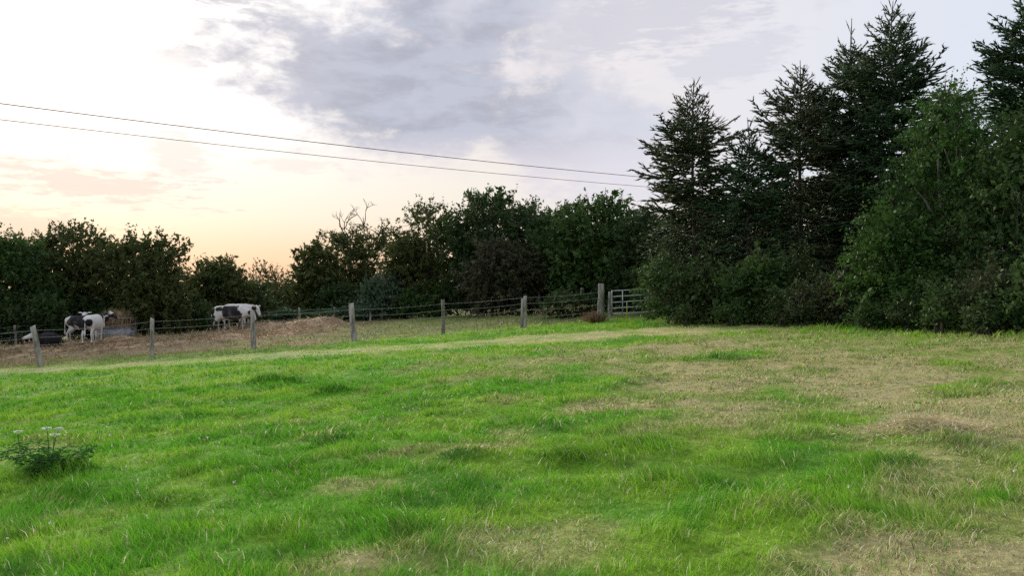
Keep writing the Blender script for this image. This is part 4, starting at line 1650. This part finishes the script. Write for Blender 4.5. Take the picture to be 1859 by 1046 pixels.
for z in (.66, 1.10):
    mb = MB()
    mb.tube(np.stack((np.cos(aa) * FRAD, np.sin(aa) * FRAD, np.full(41, z)), 1), .024, 6, cap=False)
    mb.build('ring', M['rust'], feeder, True)
for k in range(14):
    a = k * 2 * pi / 14
    mb = MB()
    mb.tube(np.array([[cos(a) * FRAD, sin(a) * FRAD, .65], [cos(a + .08) * FRAD, sin(a + .08) * FRAD, 1.10]]), .017, 6)
    mb.build('bar', M['rust'], feeder, True)


def hay_heap(label, x, y, z, rx, ry, h, n, seed, parent=None):
    r = np.random.default_rng(seed)
    mb = MB()
    # lumpy core
    nu, nv = 20, 7
    V, L, T = [], [], []
    for j in range(nv):
        e = j / (nv - 1) * pi / 2
        for i in range(nu):
            a = i / nu * 2 * pi
            k = 1 + r.normal() * .06
            ce = max(cos(e), 0.0) ** .55
            V.append((cos(a) * ce * rx * k, sin(a) * ce * ry * k, sin(e) * h * k - .02))
    for j in range(nv - 1):
        for i in range(nu):
            i2 = (i + 1) % nu
            L += [j * nu + i, j * nu + i2, (j + 1) * nu + i2, (j + 1) * nu + i]
            T.append(4)
    mb.add(np.array(V), L, T, .3)
    a = r.random(n) * 2 * pi
    e = np.arcsin(r.random(n))
    ce = np.cos(e) ** .55
    P = np.stack((np.cos(a) * ce * rx, np.sin(a) * ce * ry, np.sin(e) * h), 1)
    d = np.stack((-np.sin(a), np.cos(a), np.zeros(n)), 1) * r.normal(size=n)[:, None] + P * .35 + r.normal(size=(n, 3)) * .5
    d[:, 2] -= .2
    leaf_cards(mb, P, d, r.uniform(.12, .34, n), .022, r, r.random(n))
    o = mb.build('hay', M['hay'])
    o.location = (x, y, z)
    return tag(o, label, 'hay')


hay_heap('heap of pale brown hay filling the round feeder', FX, FD, fz + .0, .78, .78, 1.36, 3600, 3)


def straw_litter():
    r = np.random.default_rng(31)
    n = 14000
    x = r.uniform(-26, -6.5, n)
    y = r.uniform(25, 44, n)
    k = r.random(n) < f_straw(x, y) ** .7
    x, y = x[k], y[k]
    n = len(x)
    P = np.stack((x, y, height(x, y) + .01), 1)
    d = np.stack((r.normal(size=n), r.normal(size=n), np.abs(r.normal(size=n)) * .35), 1)
    mb = MB()
    leaf_cards(mb, P, d, r.uniform(.15, .4, n), .045, r, r.random(n))
    o = mb.build('straw_litter', M['hay'])
    tag(o, 'trampled straw scattered over the mud of the cattle pen', 'straw', kind='stuff')


straw_litter()


# ------------------------------------------------------------------ flowering weeds
def weed(label, px, py, hgt, seed, bushy=26, umbels=3):
    r = np.random.default_rng(500 + seed)
    x, y = px_ground(px, py)
    t = thing('flowering_weed', label, 'weed', (x, y, hz(x, y)), 0, 'white flowering weeds in the grass')
    st, lf = MB(), MB()
    heads = []
    for k in range(umbels):
        b = np.array([r.normal() * .03, r.normal() * .03, 0])
        e = np.array([r.normal() * .09, r.normal() * .07, hgt * r.uniform(.82, 1.0)])
        st.tube(bent(b, e, r, .05, 6), np.linspace(.005, .003, 6), 5)
        heads.append(e)
    n = bushy * 18
    if bushy:
        P, D = [], []
        for k in range(bushy):
            a = r.random() * 2 * pi
            L = r.uniform(.12, .30)
            tt = np.linspace(0.1, 1, 9)
            q = np.stack((r.normal() * .12 + np.cos(a) * L * tt, r.normal() * .10 + np.sin(a) * L * tt * .7, .02 + L * (1.2 * tt - .75 * tt ** 2) * r.uniform(.3, 1.9)), 1)
            twig_strips(lf, q[:-1], q[1:], .003, r)
            for s in (-1, 1):
                P.append(q)
                D.append(np.tile(np.array([-sin(a), cos(a), .1]) * s + np.array([cos(a), sin(a), 0]) * .5, (9, 1)))
        P, D = np.concatenate(P), np.concatenate(D)
        leaf_cards(lf, P, D + r.normal(size=P.shape) * .2, .065 * r.uniform(.6, 1.2, len(P)), .014, r, r.random(len(P)) * .6)
        lf.build('leaves', M['leaf_fern2'], t)
    st.build('stems', M['stem'], t, True)
    for e in heads:
        fl = MB()
        m = 46
        a = r.random(m) * 2 * pi
        rr = np.sqrt(r.random(m)) * .036
        C = e + np.stack((np.cos(a) * rr, np.sin(a) * rr, .006 - rr * .18 + r.normal(size=m) * .002), 1)
        D = np.stack((np.cos(a), np.sin(a), np.full(m, .15)), 1)
        leaf_cards(fl, C, D, .018, .016, r, r.random(m))
        twig_strips(fl, np.tile(e - np.array([0, 0, .03]), (m, 1)), C, .0012, r)
        fl.build('flower_head', M['flower'], t)


M['leaf_fern2'] = mat_leaf('weed_leaf', (0.030, 0.105, 0.022), (0.060, 0.170, 0.032), .3, rough=.95)
weed('dark leafy weed clump topped with flat white flower heads', 92, 872, .42, 1, 64, 3)
weed('single thin weed stalk with flat white flower head in bright grass', 48, 842, .40, 2, 5, 1)


def clover():
    r = np.random.default_rng(44)
    n = 260
    y = np.sqrt(r.random(n) * (21.0 ** 2 - 3.5 ** 2) + 3.5 ** 2)
    x = (r.random(n) * 2 - 1) * (y * .68 + .5)
    z = height(x, y) + .05 + .04 * r.random(n)
    mb = MB()
    for k in range(5):
        P = np.stack((x, y, z), 1) + r.normal(size=(n, 3)) * .004
        leaf_cards(mb, P, r.normal(size=(n, 3)) + np.array([0, 0, .6]), 0.010 + .0006 * y, .008 + .0006 * y, r, r.random(n))
    o = mb.build('clover_flowers', M['flower'])
    tag(o, 'tiny white clover flowers dotted through the grass', 'clover', kind='stuff')


clover()

mx, my = MOLE
r = np.random.default_rng(12)
mb = MB()
n = 1500
P = np.stack((r.normal(size=n) * .28, r.normal(size=n) * .22, np.zeros(n)), 1)
P[:, 2] = height(P[:, 0] + mx, P[:, 1] + my) - hz(mx, my) + .01 + np.abs(r.normal(size=n)) * .02
dd = np.stack((r.normal(size=n), r.normal(size=n), np.abs(r.normal(size=n)) * .4), 1)
leaf_cards(mb, P, dd, r.uniform(.04, .12, n), .008, r, r.random(n))
o = mb.build('dry_grass_heap', M['dryheap'])
o.location = (mx, my, hz(mx, my))
tag(o, 'small pale heap of dry grass beside a small shadow painted on the ground', 'grass heap')

_t = 0
for o in bpy.data.objects:
    if o.type == 'MESH':
        _t += len(o.data.loops) - 2 * len(o.data.polygons)
print('TRIS', _t, 'RODS', nr)
